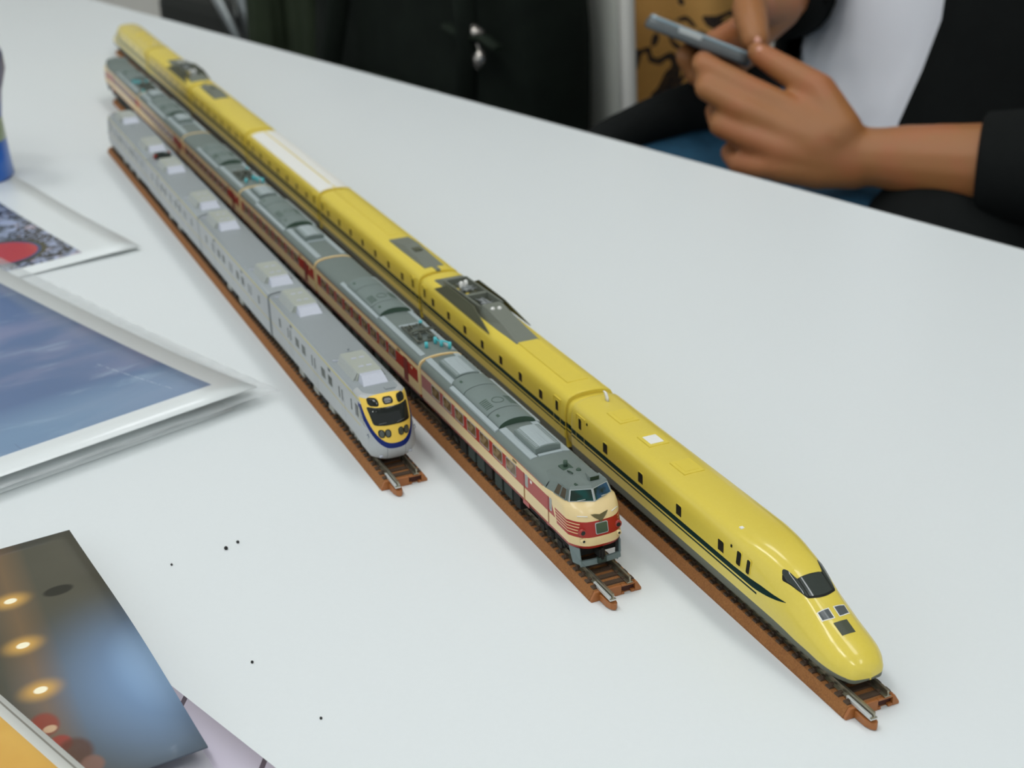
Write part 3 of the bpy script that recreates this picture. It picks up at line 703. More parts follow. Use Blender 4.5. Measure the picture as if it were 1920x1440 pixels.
        # plough: cheek plate
        MB(ox).loft([[(x,sy*y,z) for x, y, z in q] for q in ([(-16.5,9.2,13.8),(-11.2,7.6,13.8),(-10.8,7.3,9.5),(-10.2,6.0,7.0),(-15.5,8.2,7.0)], [(-16.5,8.5,13.8),(-11.8,7.1,13.8),(-11.4,6.8,9.5),(-10.8,5.5,7.0),(-15.5,7.6,7.0)])], smooth=False).build('plough_cheek', mat('plough_blue_grey', srgb(108,122,120), .5), r, bevel=.15)
    arc = [(-10.6-.012*y*y, y) for y in np.linspace(-7.4, 7.4, 9)]
    MB(ox).loft([[(x,y,7.0),(x+.5,y,7.4),(x+.2,y,9.2),(x-.6,y,9.2)] for x, y in arc], smooth=False).build('plough_blade', MATS['plough_blue_grey'], r)
    MB(ox).box(-11.2,-9.6,-1.6,1.6,7.6,9.6).build('plough_bracket', mat('bracket_dark_green', srgb(52,66,58), .6), r, bevel=.2)
    MB(ox).box(-14,-9.8,-1.1,1.1,9.6,12.6).box(-10,-9.3,-.5,.5,9,13.2).build('coupler', m_under, r, bevel=.2)
    MB(ox).box(-142,-14,-7,7,9.5,14).build('underframe', m_under, r)
    for i, x in enumerate(np.linspace(-108, -58, 7)):
        MB(ox).box(x-3.2,x+2.6+.6*(i%3),-8.9,8.9,7.6+.5*(i%2),13.8).build('equipment_box', m_box if i % 3 else m_under, r, bevel=.2)
    for s in (-126, -34): bogie(r, s-ox, m_under)
    # roof
    if near:
        o2 = -ox
        red_roofbits(r, [('strip',-149.0+o2,-121+o2,4.8,7.3),('cooler',-140+o2,-121.8+o2),('dome',-121+o2,-76+o2),('strip',-119.4+o2,-75.6+o2,7.3,8.9),('strip',-75.3+o2,-48.5+o2,4.8,7.5),('cooler',-68+o2,-50+o2),('cross',-49.3+o2)])
        MB(ox).box(-37.6,-33.4,-2.2,1.6,31.1,31.8).build('antenna_base', m_coold, r, bevel=.15)
        MB(ox).cyl((-35.6,-.4,31.7), 'z', .75, 2.2, 10).build('antenna_post', m_coold, r)
        MB(ox).tube([(-31.5,-1.6,32.2),(-29,-1.6,32.9),(-28.2,-1.3,32.6)], .25, 6).build('roof_hook', m_coold, r)
        MB(ox).sphere((-30.5,2.0,32.0), (.9,.9,.9)).build('roof_knob', m_coold, r)
        hl = MB(ox).loft([[(-27,2.6,32.2),(-27,2.7,32.7),(-27,4.2,32.7),(-27,4.3,32.2)],[(-22,1.2,32.4),(-22,1.3,34.0),(-22,4.6,34.0),(-22,4.7,32.4)],[(-20.6,1.0,32.4),(-20.6,1.1,34.2),(-20.6,4.8,34.2),(-20.6,4.9,32.4)]], smooth=False).build('roof_headlamp', m_roof, r, bevel=.2)
        MB(ox).box(-20.62,-20.4,1.4,4.5,32.7,33.9).build('roof_headlamp_lens', mat('dark_green_lens', srgb(40,56,36), .2), hl)
        MB(ox).loft([[(-21,-4.6,32.3),(-19.6,-4.6,32.3),(-19.6,-3.2,32.4),(-21,-3.2,32.4)],[(-20.7,-4.4,33.2),(-19.9,-4.4,33.0),(-19.9,-4.0,33.0),(-20.7,-4.0,33.2)]], smooth=False).build('whistle', m_coold, r)
    else:
        red_roofbits(r, [('dome',-64+80,-108+80) if False else ('dome',-28,14),('strip',-60,14,6.6,8.4),('panto',-66)])
    return r
red_cab('red and cream cab car at the front, raised cab windows, bronze emblem and grey plough', tw(2, -80.0), T[2][2], True)
red_cab('red and cream cab car at the far end of its train, cab pointing away', tw(2, J2-LR*4-68.6), T[2][2]+math.pi, False)

# ------------------------------------------------------------------ silver train
SIL = srgb(176,178,177)
def silver_paint(name, nose):
    P = Paint(name, SIL, .4, .0, .15); P.p.inputs['Specular IOR Level'].default_value = .3
    x, y, z = P.x, P.y, P.z
    P.over(P.noise(1.2,2).step(.4,.7)*.08, srgb(200,204,208))
    P.over(within(z, 29.0, 29.75) * (y.abs() > 9.2) * (x < (62.0 if nose else 999.0)), srgb(196,186,110)).over(within(z, 18.35, 18.85) * (y.abs() > 9.0) * (x < (57.5 if nose else 999.0)), srgb(190,176,104))
    if nose:
        s = x - 78.0
        ya = y.abs()
        q = (29.4 - z).max(0.0)
        fy = (ya/9.15).pow(2.4) + (q/14.4).pow(2.2); fb = (ya/10.05).pow(2.5) + (q/16.5).pow(2.2)
        zone = s > (-22.0 + 0.0*z)
        cap = (s > -18.2)
        P.over((fb < 1.0) * zone * (z < 28.2), srgb(9,34,104)).over((fy < 1.0) * zone * cap.max(z < 30.4), srgb(236,198,84))
        P.over(within(y.abs(), 3.55, 3.7) * (s > -16) * (z < 13.4), srgb(110,112,116))
    return P.done()
m_sil = silver_paint('silver_paint', False); m_siln = silver_paint('silver_cab_paint', True)
m_silroof = mat('silver_roof_grey', srgb(150,156,157), .45, metal=.15, bscale=.2, var=.03)
m_ac = mat('cooler_pearl', srgb(176,180,168), .4, metal=.2, bscale=1.5, bump=.1); m_acf = mat('cooler_end_bright', srgb(186,189,198), .4)
m_acg = mat('cooler_mesh_grey', srgb(170,174,168), .5, bscale=2.2, bump=1.0, var=.2)
m_sglass = mat('silver_car_glass', srgb(52,58,46), .2, spec=.15)
m_sunder = mat('silver_underframe', srgb(150,150,140), .5, var=.3)
SP = [(8.8,10.6),(9.3,11.6),(9.4,13),(9.4,20),(9.4,26),(9.4,29.6),(9.2,30.4),(8.4,31.0),(7.6,31.2),(4,31.5),(0,31.6)]
LS = 135.506; J1 = -146.927
def ac_unit(r, x0, x1, flip):
    """roof cooler; its bright chamfered end faces +x, or -x when flipped"""
    g = (lambda x: x0+x1-x) if flip else (lambda x: x)
    def box(b, xa, xb, *q): xs = sorted((g(xa), g(xb))); return b.box(xs[0], xs[1], *q)
    c = MB().loft([[(g(x),-b,31.0),(g(x),-tp,z),(g(x),tp,z),(g(x),b,31.0)] for x, b, tp, z in ((x0,5.6,4.6,34.0),(x0+1.5,5.9,4.6,34.6),(x1-6.5,5.9,4.6,34.6))], smooth=False).build('roof_cooler', m_ac, r, bevel=.2)
    MB().loft([[(g(x),-b,31.0),(g(x),-tp,z),(g(x),tp,z),(g(x),b,31.0)] for x, b, tp, z in ((x1-6.4,5.2,4.4,34.5),(x1-3.8,5.2,4.4,34.3),(x1,5.4,4.9,31.5))], smooth=False).build('cooler_end', m_acf, c, bevel=.2, label='bright sloping end of the cooler')
    for sy in (-1, 1):
        MB().loft([[(g(x),sy*5.2,31.2),(g(x),sy*4.75,34.2),(g(x),sy*5.1,34.2),(g(x),sy*6.9,31.2)] for x in (x0+2.2, x1-7.5)], smooth=False).build('cooler_flange', m_acg, c)
    for x in (x0+8, x0+17):
        box(box(MB(), x, x+1.2, -2.6, -.6, 34.55, 34.85), x, x+1.2, .6, 2.6, 34.55, 34.85).build('cooler_latch', m_acf, c)
    MB().tube([(g(x0-1),-7.6,31.3),(g(x0+.2),-6.9,31.5),(g(x0+1.0),-5.6,31.7)], .3, 6).build('drain_pipe', m_acf, c)
def silver_side(r, fn, xs_win, xs_door, xs_single):
    for sy in (-1, 1):
        y = sy*9.4
        if xs_win:
            p = side_window(r, fn(xs_win[0]), 23.3, 5.4, 4.2, y, m_sil, m_sglass, .1, .5); row(r, p, [fn(q) for q in xs_win[1:]], 23.3)
        p0 = None
        for q in xs_door:
            d = MB().box(-3.7,-.1,y-.08,y+.08,12,27).box(.1,3.7,y-.08,y+.08,12,27).build('door', m_sil, r, bevel=.05) if p0 is None else None
            if p0 is None:
                p0 = d; d.location = (fn(q)*MM,0,0)
                for x in (-1.9,1.9): side_window(d, x, 23.2, 1.5, 4.8, y+sy*.08, m_sil, m_sglass, .08, .35, 'door_window')
            else:
                e = p0.copy(); COL.objects.link(e); e.parent = r; e.location = (fn(q)*MM,0,0)
                for ch in list(p0.children): g = ch.copy(); COL.objects.link(g); g.parent = e
        for q in xs_single: side_window(r, fn(q), 23.3, 2.6, 4.2, y, m_sil, m_sglass, .1, .5)
        for q in (35.0, 89.0): MB().box(fn(q)-1.4,fn(q)+1.4,y-.1,y+.1,27.2,28.4).build('side_indicator', m_glass, r)
def silver_mid(label, k, gap=0.0):
    r = thing('silver_train_car', label, 'train car', tw(1, J1-LS*(k+.5)), T[1][2], 'cars of the silver model train')
    h = LS/2-1.0; n = len(full(SP))
    mf = lambda i, j: 1 if (i >= 0 and 6 <= j < n-7) or i < 0 else 0
    rim = [(y*.975, z-.25 if z > 28 else z) for y, z in SP]
    MB().loft([ring_at(-h,rim),ring_at(-h+.4,SP),ring_at(h-.4,SP),ring_at(h,rim)], mif=mf).build('body', [m_sil, m_silroof], r)
    MB().prism([(-4.5,12.5),(4.5,12.5),(4.5,29.5),(-4.5,29.5)], h-.4, h+2.1).build('gangway', mat('gangway_grey', (.07,.075,.065,1), .8), r)
    MB().box(-h+4,h-4,-7,7,9,12).build('underframe', m_under, r)
    for i, x in enumerate((-24,-13,-2,10,20)): MB().box(x-3.6,x+3.2,-8.6,8.6,7.6,11.4).build('equipment_box', m_sunder if i % 2 else m_under, r, bevel=.2)
    for x in (-45, 45): bogie(r, x, m_under)
    fn = lambda q: -LS/2+q
    silver_side(r, fn, [43.5,53,80.5,90], [31.5,67,103], [17,119])
    ac_unit(r, -LS/2+6+gap, -LS/2+34+gap, 0); ac_unit(r, LS/2-36, LS/2-7, 0)
    return r
def silver_end(label, loc, rz, near):
    ox = -78.0
    r = thing('silver_cab_car', label, 'train car', loc, rz, 'cars of the silver model train')
    n = len(full(SP)); rear = -145.9
    rim = [(y*.975, z-.25 if z > 28 else z) for y, z in SP]
    b = MB(ox).loft([ring_at(rear,rim),ring_at(rear+.4,SP),ring_at(-100,SP),ring_at(-28,SP)], mif=lambda i, j: 1 if (i >= 0 and 6 <= j < n-7) or i < 0 else 0, cap=(True, False))
    lev = [(7.8,-9.6,5,7.4,-17),(8.6,-8.6,5,8.4,-18.5),(9.8,-7.9,5,9.0,-21),(11.4,-7.4,5,9.3,-28),(13.5,-7.1,5,9.4,-28),(15.5,-7.5,5.2,9.4,-28),(19,-8.4,5.5,9.4,-28),(22.7,-9.6,6,9.4,-28),(26,-11.4,6.4,9.4,-28),(28.3,-13.0,6.6,9.4,-28),(29.7,-14.2,6.4,9.35,-28),(30.6,-15.4,5.8,9.0,-28),(31.1,-16.6,5,8.2,-28),(31.35,-18.2,4.4,7.2,-28)]
    PE = 3.0
    def outline(z, xc, d, w, xr):
        side = [(xr+(xc-d-xr)*q, w) for q in (0,.3,.6,.85)]
        fr = [(xc-d*q**PE, w*q) for q in (1,.99,.975,.95,.92,.88,.84,.79,.74,.69,.63,.57,.5,.43,.36,.28,.2,.1,0)]
        rt = [(x,y,z) for x, y in side+fr]; return rt+[(x,-y,z) for x, y, z in rt[-2::-1]]
    rings = [outline(*q) for q in lev]
    b.loft(rings, 0, closed=False)
    b.add(rings[-1], [tuple(range(len(rings[-1])))], 1); b.add([(-28,7.2,31.35),(-28,-7.2,31.35),(-28,-4,31.5),(-28,0,31.6),(-28,4,31.5)], [(0,1,2,3,4)], 1)
    b.add(rings[0], [tuple(range(len(rings[0])))], 0)
    b.build('body', [m_siln, m_silroof], r)
    xf = lambda y, z: float(np.interp(z, [q[0] for q in lev], [q[1] for q in lev])) - float(np.interp(z, [q[0] for q in lev], [q[2] for q in lev]))*(abs(y)/9.4)**PE
    def patch(name, pts, m, off=.12, par=None, rings_=8):
        c = (sum(q[0] for q in pts)/len(pts), sum(q[1] for q in pts)/len(pts)); k = len(pts); v = []; f = []
        v += [(xf(y,z)-.4,y,z) for y, z in pts]
        for i in range(rings_):
            t = i/rings_; v += [(xf(a+(c[0]-a)*t, q+(c[1]-q)*t)+off, a+(c[0]-a)*t, q+(c[1]-q)*t) for a, q in pts]
        for i in range(rings_):
            for j in range(k): f.append((i*k+j, i*k+(j+1)%k, (i+1)*k+(j+1)%k, (i+1)*k+j))
        v.append((xf(*c)+off, *c)); f += [(rings_*k+j, rings_*k+(j+1)%k, len(v)-1) for j in range(k)]
        return MB(ox).add(v, f, 0, True).build(name, m, par or r)
    def quad(c4, r_, n_=4):                                # polygon with softened corners
        out = []; L_ = len(c4)
        for i in range(L_):
            p = np.array(c4[i], float); a_ = np.array(c4[i-1], float)-p; c_ = np.array(c4[(i+1) % L_], float)-p
            a_ = p+a_/np.linalg.norm(a_)*r_; c_ = p+c_/np.linalg.norm(c_)*r_
            for t in np.linspace(0, 1, n_): out.append(tuple((1-t)**2*a_+2*t*(1-t)*p+t*t*c_))
        dense = []
        for i in range(len(out)):
            p, q = np.array(out[i]), np.array(out[(i+1) % len(out)]); m_ = max(1, int(np.linalg.norm(q-p)/.7))
            dense += [tuple(p+(q-p)*t/m_) for t in range(m_)]
        return dense
    m_blk = mat('screen_black', (.010,.012,.009,1), .12, spec=.35)
    ws = patch('windscreen', quad([(-8.0,27.9),(8.0,27.9),(7.3,21.9),(-7.1,21.9)], .8), m_blk, .2)
    if near:
        MB(ox).box(xf(-6,27)+.14,xf(-6,27)+.2,-6.6,-5.5,26.5,26.85).box(xf(-5,27)+.14,xf(-5,27)+.22,-5.3,-4.6,26.55,26.8).build('windscreen_lettering', m_white, ws)
        for y0, y1 in ((-5.4,-2.6), (1.6,4.6)):
            MB(ox).tube([(xf(y0,22.6)+.35,y0,22.5),(xf(y1,22.9)+.35,y1,23.0)], .12, 6).build('wiper', mat('wiper_grey', (.1,.1,.1,1), .4), ws)
    for y, w in ((-5.5,3.3),(0,3.7),(5.5,3.3)):
        l = patch('upper_lamp', rrect(y,29.55 if y else 29.75,w+.35,2.5 if y else 2.1,.95), m_under, .1); patch('lamp_lens', rrect(y,29.55 if y else 29.75,w-.4,1.9 if y else 1.5,.7), m_blk, .16, l)
    for y in (-4.95,-2.6,2.6,4.95):
        l = patch('round_lamp', rrect(y,18.9,2.3,3.0,1.14,6), m_under, .18); patch('lamp_lens', rrect(y,18.9,1.7,2.3,.84,6), mat('round_lens_green', srgb(58,64,52), .08, coat=.7), .26, l)
    for sy in (-1, 1):
        c = [(-25.6,26.0),(-22.4,26.2),(-15.8,21.6),(-15.0,20.6),(-25.6,20.8)][:5]
        v = [(x, sy*9.46, z) for x, z in [(-26.0,26.3),(-20.6,26.3),(-14.4,20.6),(-26.0,20.9)]]
        v2 = [(x, sy*9.1, z) for x, _, z in v]
        MB(ox).add(v+v2, [(0,1,2,3)]+[(i,(i+1)%4,4+(i+1)%4,4+i) for i in range(4)]).build('cab_side_window', mat('cab_side_glass', srgb(112,114,100), .15, coat=.4), r)
        MB(ox).box(-25.6,-22.6,sy*9.5-.06,sy*9.5+.06,21.6,26.0).build('cab_window_sash', m_glass, r)
        MB(ox).box(-31,-30,sy*9.42-.08,sy*9.42+.08,21.5,26).build('cab_door_window', m_sglass, r)
        MB(ox).tube([(-13.6,sy*9.42,17.4),(-12.2,sy*9.4,18.6),(-11.4,sy*9.38,17.6),(-12.6,sy*9.4,16.6)], .13, 5).build('side_emblem', mat('emblem_slate', srgb(96,110,124), .5), r)
        MB(ox).tube([(xf(sy*6,9.6)+.1,sy*5.0,9.9),(xf(sy*6,9.6)+.3,sy*6.4,9.6)], .5, 8).build('front_step', m_acf, r)
    MB(ox).box(-142,-14,-7,7,8.6,12).build('underframe', m_under, r)
    for i, s in enumerate((-104,-94,-83,-72,-62)): MB(ox).box(s-3.6,s+3.2,-8.6,8.6,7.6,11.4).build('equipment_box', m_sunder if i % 2 == 0 else m_under, r, bevel=.2)
    for s in (-124,-34): bogie(r, s-ox, m_sunder if s == -34 else m_under)
    fn = lambda q: -146.9+q-ox
    silver_side(r, fn, [43.6,52.9,80.3,89.6], [31.8,67.1,103.4], [17])
    if near: ac_unit(r, -141-ox, -111-ox, 0); ac_unit(r, -57-ox, -27-ox, 0)
    else: ac_unit(r, -139-ox, -110-ox, 1); ac_unit(r, -57-ox, -29-ox, 1)
    MB(ox).box(-66.6,-63.4,-.2,2.8,31.3,31.7).cyl((-65,1.3,31.6), 'z', .5, .9, 8).box(-23,-20.4,1.5,5.5,31.2,31.75).build('roof_fitting', m_silroof, r)
    return r
silver_end('silver cab car at the front, yellow face with blue border and black windscreen', tw(1, -78.0, .35), T[1][2], True)
silver_mid('silver car coupled directly behind the silver cab car', 0)
sm = silver_mid('silver car third from the front, small dark red and black fitting on its roof', 1, 13.0)
p = MB()
for q in ((-60,-3.4),(-60,3.0),(-55,-2.4),(-55,2.2)): p.box(q[0]-1.2,q[0]+1.2,q[1]-.9,q[1]+.9,31.3,34.0)
p.tube([(-61,-4.4,34.0),(-57.5,0,34.8),(-54,3.6,34.0)], .9, 6); p.box(-61,-54,-3.8,3.8,32.4,33.8)
p.build('pantograph_base', mat('pantograph_black', (.015,.024,.018,1), .5), sm)
MB().box(-61.4,-60,-5.4,-3.8,31.3,33.4).box(-58,-56.6,-5.2,-4.0,33.4,34.6).box(-61.4,-60,3.4,4.6,33.6,34.8).build('red_insulator', mat('insulator_red', srgb(150,50,36), .5), sm)
silver_end('silver cab car at the far end of its train, facing away', tw(1, J1-LS*2-68.5, .4), T[1][2]+math.pi, False)

# ------------------------------------------------------------------ prints and sleeves on the left of the table
def frame2(c0, p1, p2):
    """corner, direction of one edge, square direction on the side of p2 (table plane)"""
    c0, p1, p2 = [np.array(q[:2]) for q in (c0, p1, p2)]
    e1 = (p1-c0)/np.linalg.norm(p1-c0); e2 = np.array([-e1[1], e1[0]])
    if np.dot(e2, p2-c0) < 0: e2 = -e2
    return c0, e1, e2
class Sheet:
    """a sheet of paper: object x runs along its first edge, y along the second; z is the lift of the paper"""
    def __init__(s, c0, e1, e2): s.c0, s.e1, s.e2 = c0, e1, e2; s.fl = 1 if e1[0]*e2[1]-e1[1]*e2[0] > 0 else -1
    def loc(s, u, v, z=0.0):
        q = ground(u, v, z)[:2]-s.c0; return float(np.dot(q, s.e1)), float(np.dot(q, s.e2))
    def place(s, o, z=0.0):
        m = Matrix.Identity(4); m[0][0], m[1][0] = s.e1; m[0][1], m[1][1] = s.e1[1]*-1*s.fl*s.fl, s.e1[0]
        o.matrix_world = Matrix.Translation((s.c0[0]*MM, s.c0[1]*MM, TZ+z*MM)) @ m
    def grid(s, name, w, h, m, zf, parent=None, x0=0, y0=0, nx=24, ny=24, thick=.25):
        b = MB(); sg = s.fl; v = []; f = []
        for i in range(nx+1):
            for j in range(ny+1):
                x, y = x0+(w-x0)*i/nx, y0+(h-y0)*j/ny; v.append((x, sg*y, zf(x, y)))
        for i in range(nx):
            for j in range(ny): a = i*(ny+1)+j; f.append((a, a+ny+1, a+ny+2, a+1))
        o = b.add(v, f, 0, True).build(name, m, parent)
        so = o.modifiers.new('thickness', 'SOLIDIFY'); so.thickness = thick*MM; so.offset = -1
        return o
def blob(P, cx, cy, rx, ry):                                     # soft round mask
    return (1.0 - (((P.x-cx)/rx).pow(2.0) + ((P.y-cy)/ry).pow(2.0))).clamp()
m_paper = mat('paper_white', srgb(228,232,230), .5, var=.01, bscale=.1)
m_sleeve = mat('clear_sleeve', (.9,.93,.93,1), .08, alpha=.22, coat=.4)
WHITE = srgb(228,232,230)

# print with the red disc
A = Sheet(*frame2(ground(264,470), ground(60,350), ground(0,513)))
ax, ay = A.loc(155,480); P = Paint('print_red_disc_tree', WHITE, .35, .2); y = P.y*float(A.fl)
pic = (P.x > ax) * (y > ay) * (P.x < 400.0)
P.over(pic, srgb(160,170,196))
tw_ = P.noise(.05, 5, dist=1.5); br = P.noise(.16, 4, dist=2.2); pk = P.noise(.1, 2)
P.over(pic*(br.step(.43,.48))*(tw_.step(.36,.46)), srgb(40,38,32)).over(pic*pk.step(.6,.68)*.6, srgb(206,188,196))
cx, cy = A.loc(2,478); dd = ((P.x-cx).pow(2.0)+(y-cy).pow(2.0)).pow(.5)
bx, by = A.loc(0,505)
P.over(pic*(dd < 20.0), srgb(186,60,58)).over(pic*within(dd, 20.0, 22.0), srgb(52,78,120)).over(pic*within(dd, 22.0, 25.0), srgb(70,66,34))
oA = A.grid('photo_print', 420, 297, P.done(), lambda x, y: .4+2.2*math.exp(-((x/60)**2+(y/60)**2)))
A.place(oA); tag(oA, 'white-bordered photo print with a red disc and dark tree branches, beside the tracks', 'print')

# stack with the blue sky poster on top
B = Sheet(*frame2(ground(482,726,8), ground(0,895,8), ground(68,512,8)))
lbx, lby = B.loc(441,767,.5)
lowS = B.grid('poster_sheet', 560, 380, m_paper, lambda x, y: .5, x0=lbx, y0=lby); B.place(lowS)
tag(lowS, 'white poster sheet at the bottom of the blue sky poster stack', 'poster', 'sheets in the blue sky poster stack')
P = Paint('print_blue_strip', WHITE, .35, .2); y = P.y*float(B.fl); sx, sy_ = B.loc(25,531,3.5); sx2, sy2 = B.loc(100,575,3.5)
P.over(within(y, sy_-4, sy_+5)*(P.x > min(sx, sx2)), srgb(58,86,120))
mid = B.grid('poster_sheet', 560, 350, P.done(), lambda x, y: .9+1.8*math.exp(-max(y,0)/70), x0=26, y0=4); B.place(mid)
tag(mid, 'poster sheet with a thin dark blue strip peeking out under the blue sky poster', 'poster', 'sheets in the blue sky poster stack')
slv = B.grid('plastic_sleeve', 540, 300, m_sleeve, lambda x, y: 1.5+3.2*math.exp(-max(y,0)/70)+.3*math.sin(x*.5)*math.sin(y*.43), x0=-9, y0=-3, nx=60, ny=40, thick=.15); B.place(slv)
tag(slv, 'clear crinkled plastic sleeve between the sheets of the blue sky poster stack', 'sleeve')
P = Paint('print_blue_sky', WHITE, .3, .25); y = P.y*float(B.fl); px, py = B.loc(396,713,9)
pic = (P.x > px) * (y > py) * (y < py+215.0)
c1 = P.noise(.012, 4, (1,2.2,1), .6); c2 = P.noise(.02, 5, (1,3,1), 1.0)
P.over(pic, srgb(88,112,150)).over(pic*c1.step(.42,.68)*.8, srgb(128,134,164)).over(pic*c2.step(.55,.75)*.6, srgb(160,176,196))
lx, ly = B.loc(60,800,9); P.over(pic*blob(P, lx, ly*B.fl, 150, 36)*.6, srgb(132,164,190))
# two thin wires and the small white line of lettering
w1x, w1y = B.loc(0,790,9); w2x, w2y = B.loc(60,845,9)
for o_ in (0.0, 16.0):
    q = y - (w2y + (P.x - w2x)*(w1y-w2y)/(w1x-w2x) + o_) - ((P.x-w2x)*.02).pow(2.0)*2.0
    P.over(pic*(q.abs() < .7)*(P.x > w2x), srgb(62,84,112))
tx, ty = B.loc(330,721,9); tx2, ty2 = B.loc(180,665,9)
rr_ = (P.x-tx)*((ty2-ty)/(tx2-tx))+ty
ln = ((y-rr_).abs() < 1.2)*(P.x > min(tx,tx2))*(P.x < max(tx,tx2))
P.over(pic*ln*P.noise(.55, 2).step(.47,.52)*.75, srgb(226,232,238))
top_ = B.grid('blue_sky_poster', 560, 330, P.done(), lambda x, y: 2.3+6.0*math.exp(-y/75))
B.place(top_); tag(top_, 'white-bordered poster with a cloudy blue sky on top of the stack', 'poster')

# dark glossy print in the front left corner, with the sheets around it
Dp = Sheet(*frame2(ground(128,982,9), ground(388,1388,9), ground(0,1010,9)))
LD, _ = Dp.loc(388,1388,9)
Lp = Sheet(*frame2(ground(345,1306), ground(515,1440), ground(200,1440)))
P = Paint('print_lilac', srgb(198,190,204), .4, .1); y = P.y*float(Lp.fl)
q = P.x*.62 - y*.55
P.over((q.op('FRACT', q/26.0) < .05), srgb(96,84,96))
oL = Lp.grid('lilac_print', 300, 220, P.done(), lambda x, y: .4, x0=-60); Lp.place(oL); tag(oL, 'pale lilac print with thin dark lines under the dark glossy print', 'print')
slv2 = Dp.grid('plastic_sleeve', LD+9, 235, m_sleeve, lambda x, y: 1.6+.2*math.sin(x*.4), x0=0, y0=0, thick=.2); Dp.place(slv2); tag(slv2, 'clear plastic sleeve just under the dark glossy print', 'sleeve')
P = Paint('print_night_station', srgb(92,89,76), .22, .0); P.p.inputs['Specular IOR Level'].default_value = .12; y = P.y*float(Dp.fl)
nz = P.noise(.02, 3)
P.over(nz.step(.4,.7)*.35, srgb(74,73,62))
gx, gy = Dp.loc(285,1265,9); P.over(blob(P, gx, gy*Dp.fl, 66, 46).pow(2.6)*.85, srgb(126,156,192))
hx, hy = Dp.loc(312,1235,9); P.over(blob(P, hx, hy*Dp.fl, 30, 18).pow(1.5)*.5, srgb(170,200,230))
f0, f1 = Dp.loc(20,1118,9), Dp.loc(75,1287,9)
dxl, dyl = f1[0]-f0[0], f1[1]-f0[1]; ll = math.hypot(dxl, dyl)
dist = ((P.x-f0[0])*(dyl/ll) - (y-f0[1])*(dxl/ll))
P.over((1-(dist/9.0).abs()).clamp()*.55, srgb(140,110,78)).over((dist.abs()*0.0+1)*((dist/18.0)+(-1.2 if False else 0.0)).clamp()*0.0, srgb(60,50,36))
for (u, v) in ((18,1119),(42,1205),(75,1288)):
    a_, b_ = Dp.loc(u, v, 9); P.over(blob(P, a_, b_*Dp.fl, 7.5, 9.0).pow(2.6)*.9, srgb(226,176,92)).over(blob(P, a_, b_*Dp.fl, 2.0, 2.4).step(0,.6), srgb(255,246,214))
a_, b_ = Dp.loc(108,1101,9); P.over(blob(P, a_, b_*Dp.fl, 4, 6).step(.1,.6)*.8, srgb(40,40,34))
for (u, v, r1, r2, c) in ((82,1350,7,5,(150,70,56)),(112,1384,5,4,(160,70,60)),(140,1398,8,6,(96,70,58)),(92,1358,2.2,2.5,(214,186,150)),(172,1420,5,4,(140,106,92))):
    a_, b_ = Dp.loc(u, v, 9); P.over(blob(P, a_, b_*Dp.fl, r1, r2).step(.1,.7)*(.55+.45*P.noise(.12,3)), srgb(*c))
e0, e1_ = Dp.loc(200,1432,9), Dp.loc(275,1398,9)
oD = Dp.grid('dark_print', LD, 240, P.done(), lambda x, y: 6.0+3.5*math.exp(-((x-LD*.55)/60)**2)*math.exp(-y/60), thick=.6); Dp.place(oD)
tag(oD, 'dark glossy night photo print with three lamp glows, nearest the front left corner', 'print')
Ep = Sheet(*frame2(ground(0,1297,13), ground(165,1440,13), ground(0,1440,13)))
P = Paint('print_amber', srgb(222,176,84), .35, .3); y = P.y*float(Ep.fl)
P.over(P.noise(.03,3).step(.4,.7)*.5, srgb(206,150,58)).over((y < 5.0), srgb(216,216,208)).over(within(y, 1.5, 2.1), srgb(150,146,134))
k1 = P.noise(.05, 2, (1,4,1)); P.over(k1.step(.66,.7)*(y > 18.0)*.6, srgb(238,214,150))
oE = Ep.grid('amber_print', 260, 180, P.done(), lambda x, y: 12.0, x0=-120, thick=1.2); Ep.place(oE); tag(oE, 'amber print with a pale border lying across the dark glossy print', 'print')
# blue snack pouch standing at the left edge
pc = ground(-106, 338); po = Paint('pouch_blue_lilac', srgb(0,96,190), .3, .4); zz = po.z
po.over(zz.step(44,58), srgb(170,166,178)).over(zz.step(18,40)*.55, srgb(20,60,120)).over(blob(po, 30.0, -2.0, 40, 200)*within(zz, 26, 40)*.7, srgb(176,190,70)).over(po.noise(.05,3).step(.5,.7)*zz.step(40,60)*.5, srgb(120,100,150))
rg = []
for z_, a_, b_ in ((0,44,20),(2,46,23),(14,45,24),(40,44,23),(56,46.5,26),(70,51,28),(80,51,26),(92,48,19),(102,42,9),(108,38,2.2),(114,38,1.2)):
    rg.append([(a_*math.copysign(abs(math.cos(t))**.6, math.cos(t)), b_*math.copysign(abs(math.sin(t))**.8, math.sin(t)), z_) for t in np.linspace(0, 2*math.pi, 36, endpoint=False)])
pouch = thing('snack_pouch', 'blue and lilac snack pouch standing upright at the left edge of the table', 'pouch', pc, math.radians(66))
MB().loft(rg).build('pouch_body', po.done(), pouch)
MB().box(-38,38,-1.4,1.4,107,116).build('top_seal', mat('seal_silver', srgb(186,186,192), .3, metal=.5), pouch, bevel=.4)
# crumbs
m_crumb = mat('crumb_dark', (.02,.02,.018,1), .8)
for (u, v, sz, lb) in ((424,1030,.9,'dark crumb on the white table, the left one of a close pair'),(446,1018,.75,'dark crumb on the white table, the right one of a close pair'),(473,1243,.6,'tiny dark crumb alone on the white table in front of the silver train'),(602,1348,.55,'tiny dark crumb on the white table near its front edge'),(322,1060,.55,'tiny dark crumb near the corner of the dark glossy print')):
    o = MB().sphere((0,0,0), (sz,sz*.8,sz*.7), 7, 5).build('crumb', m_crumb); g = ground(u, v); o.location = (g[0]*MM, g[1]*MM, TZ+sz*.6*MM); tag(o, lb, 'crumb', 'crumbs on the table')

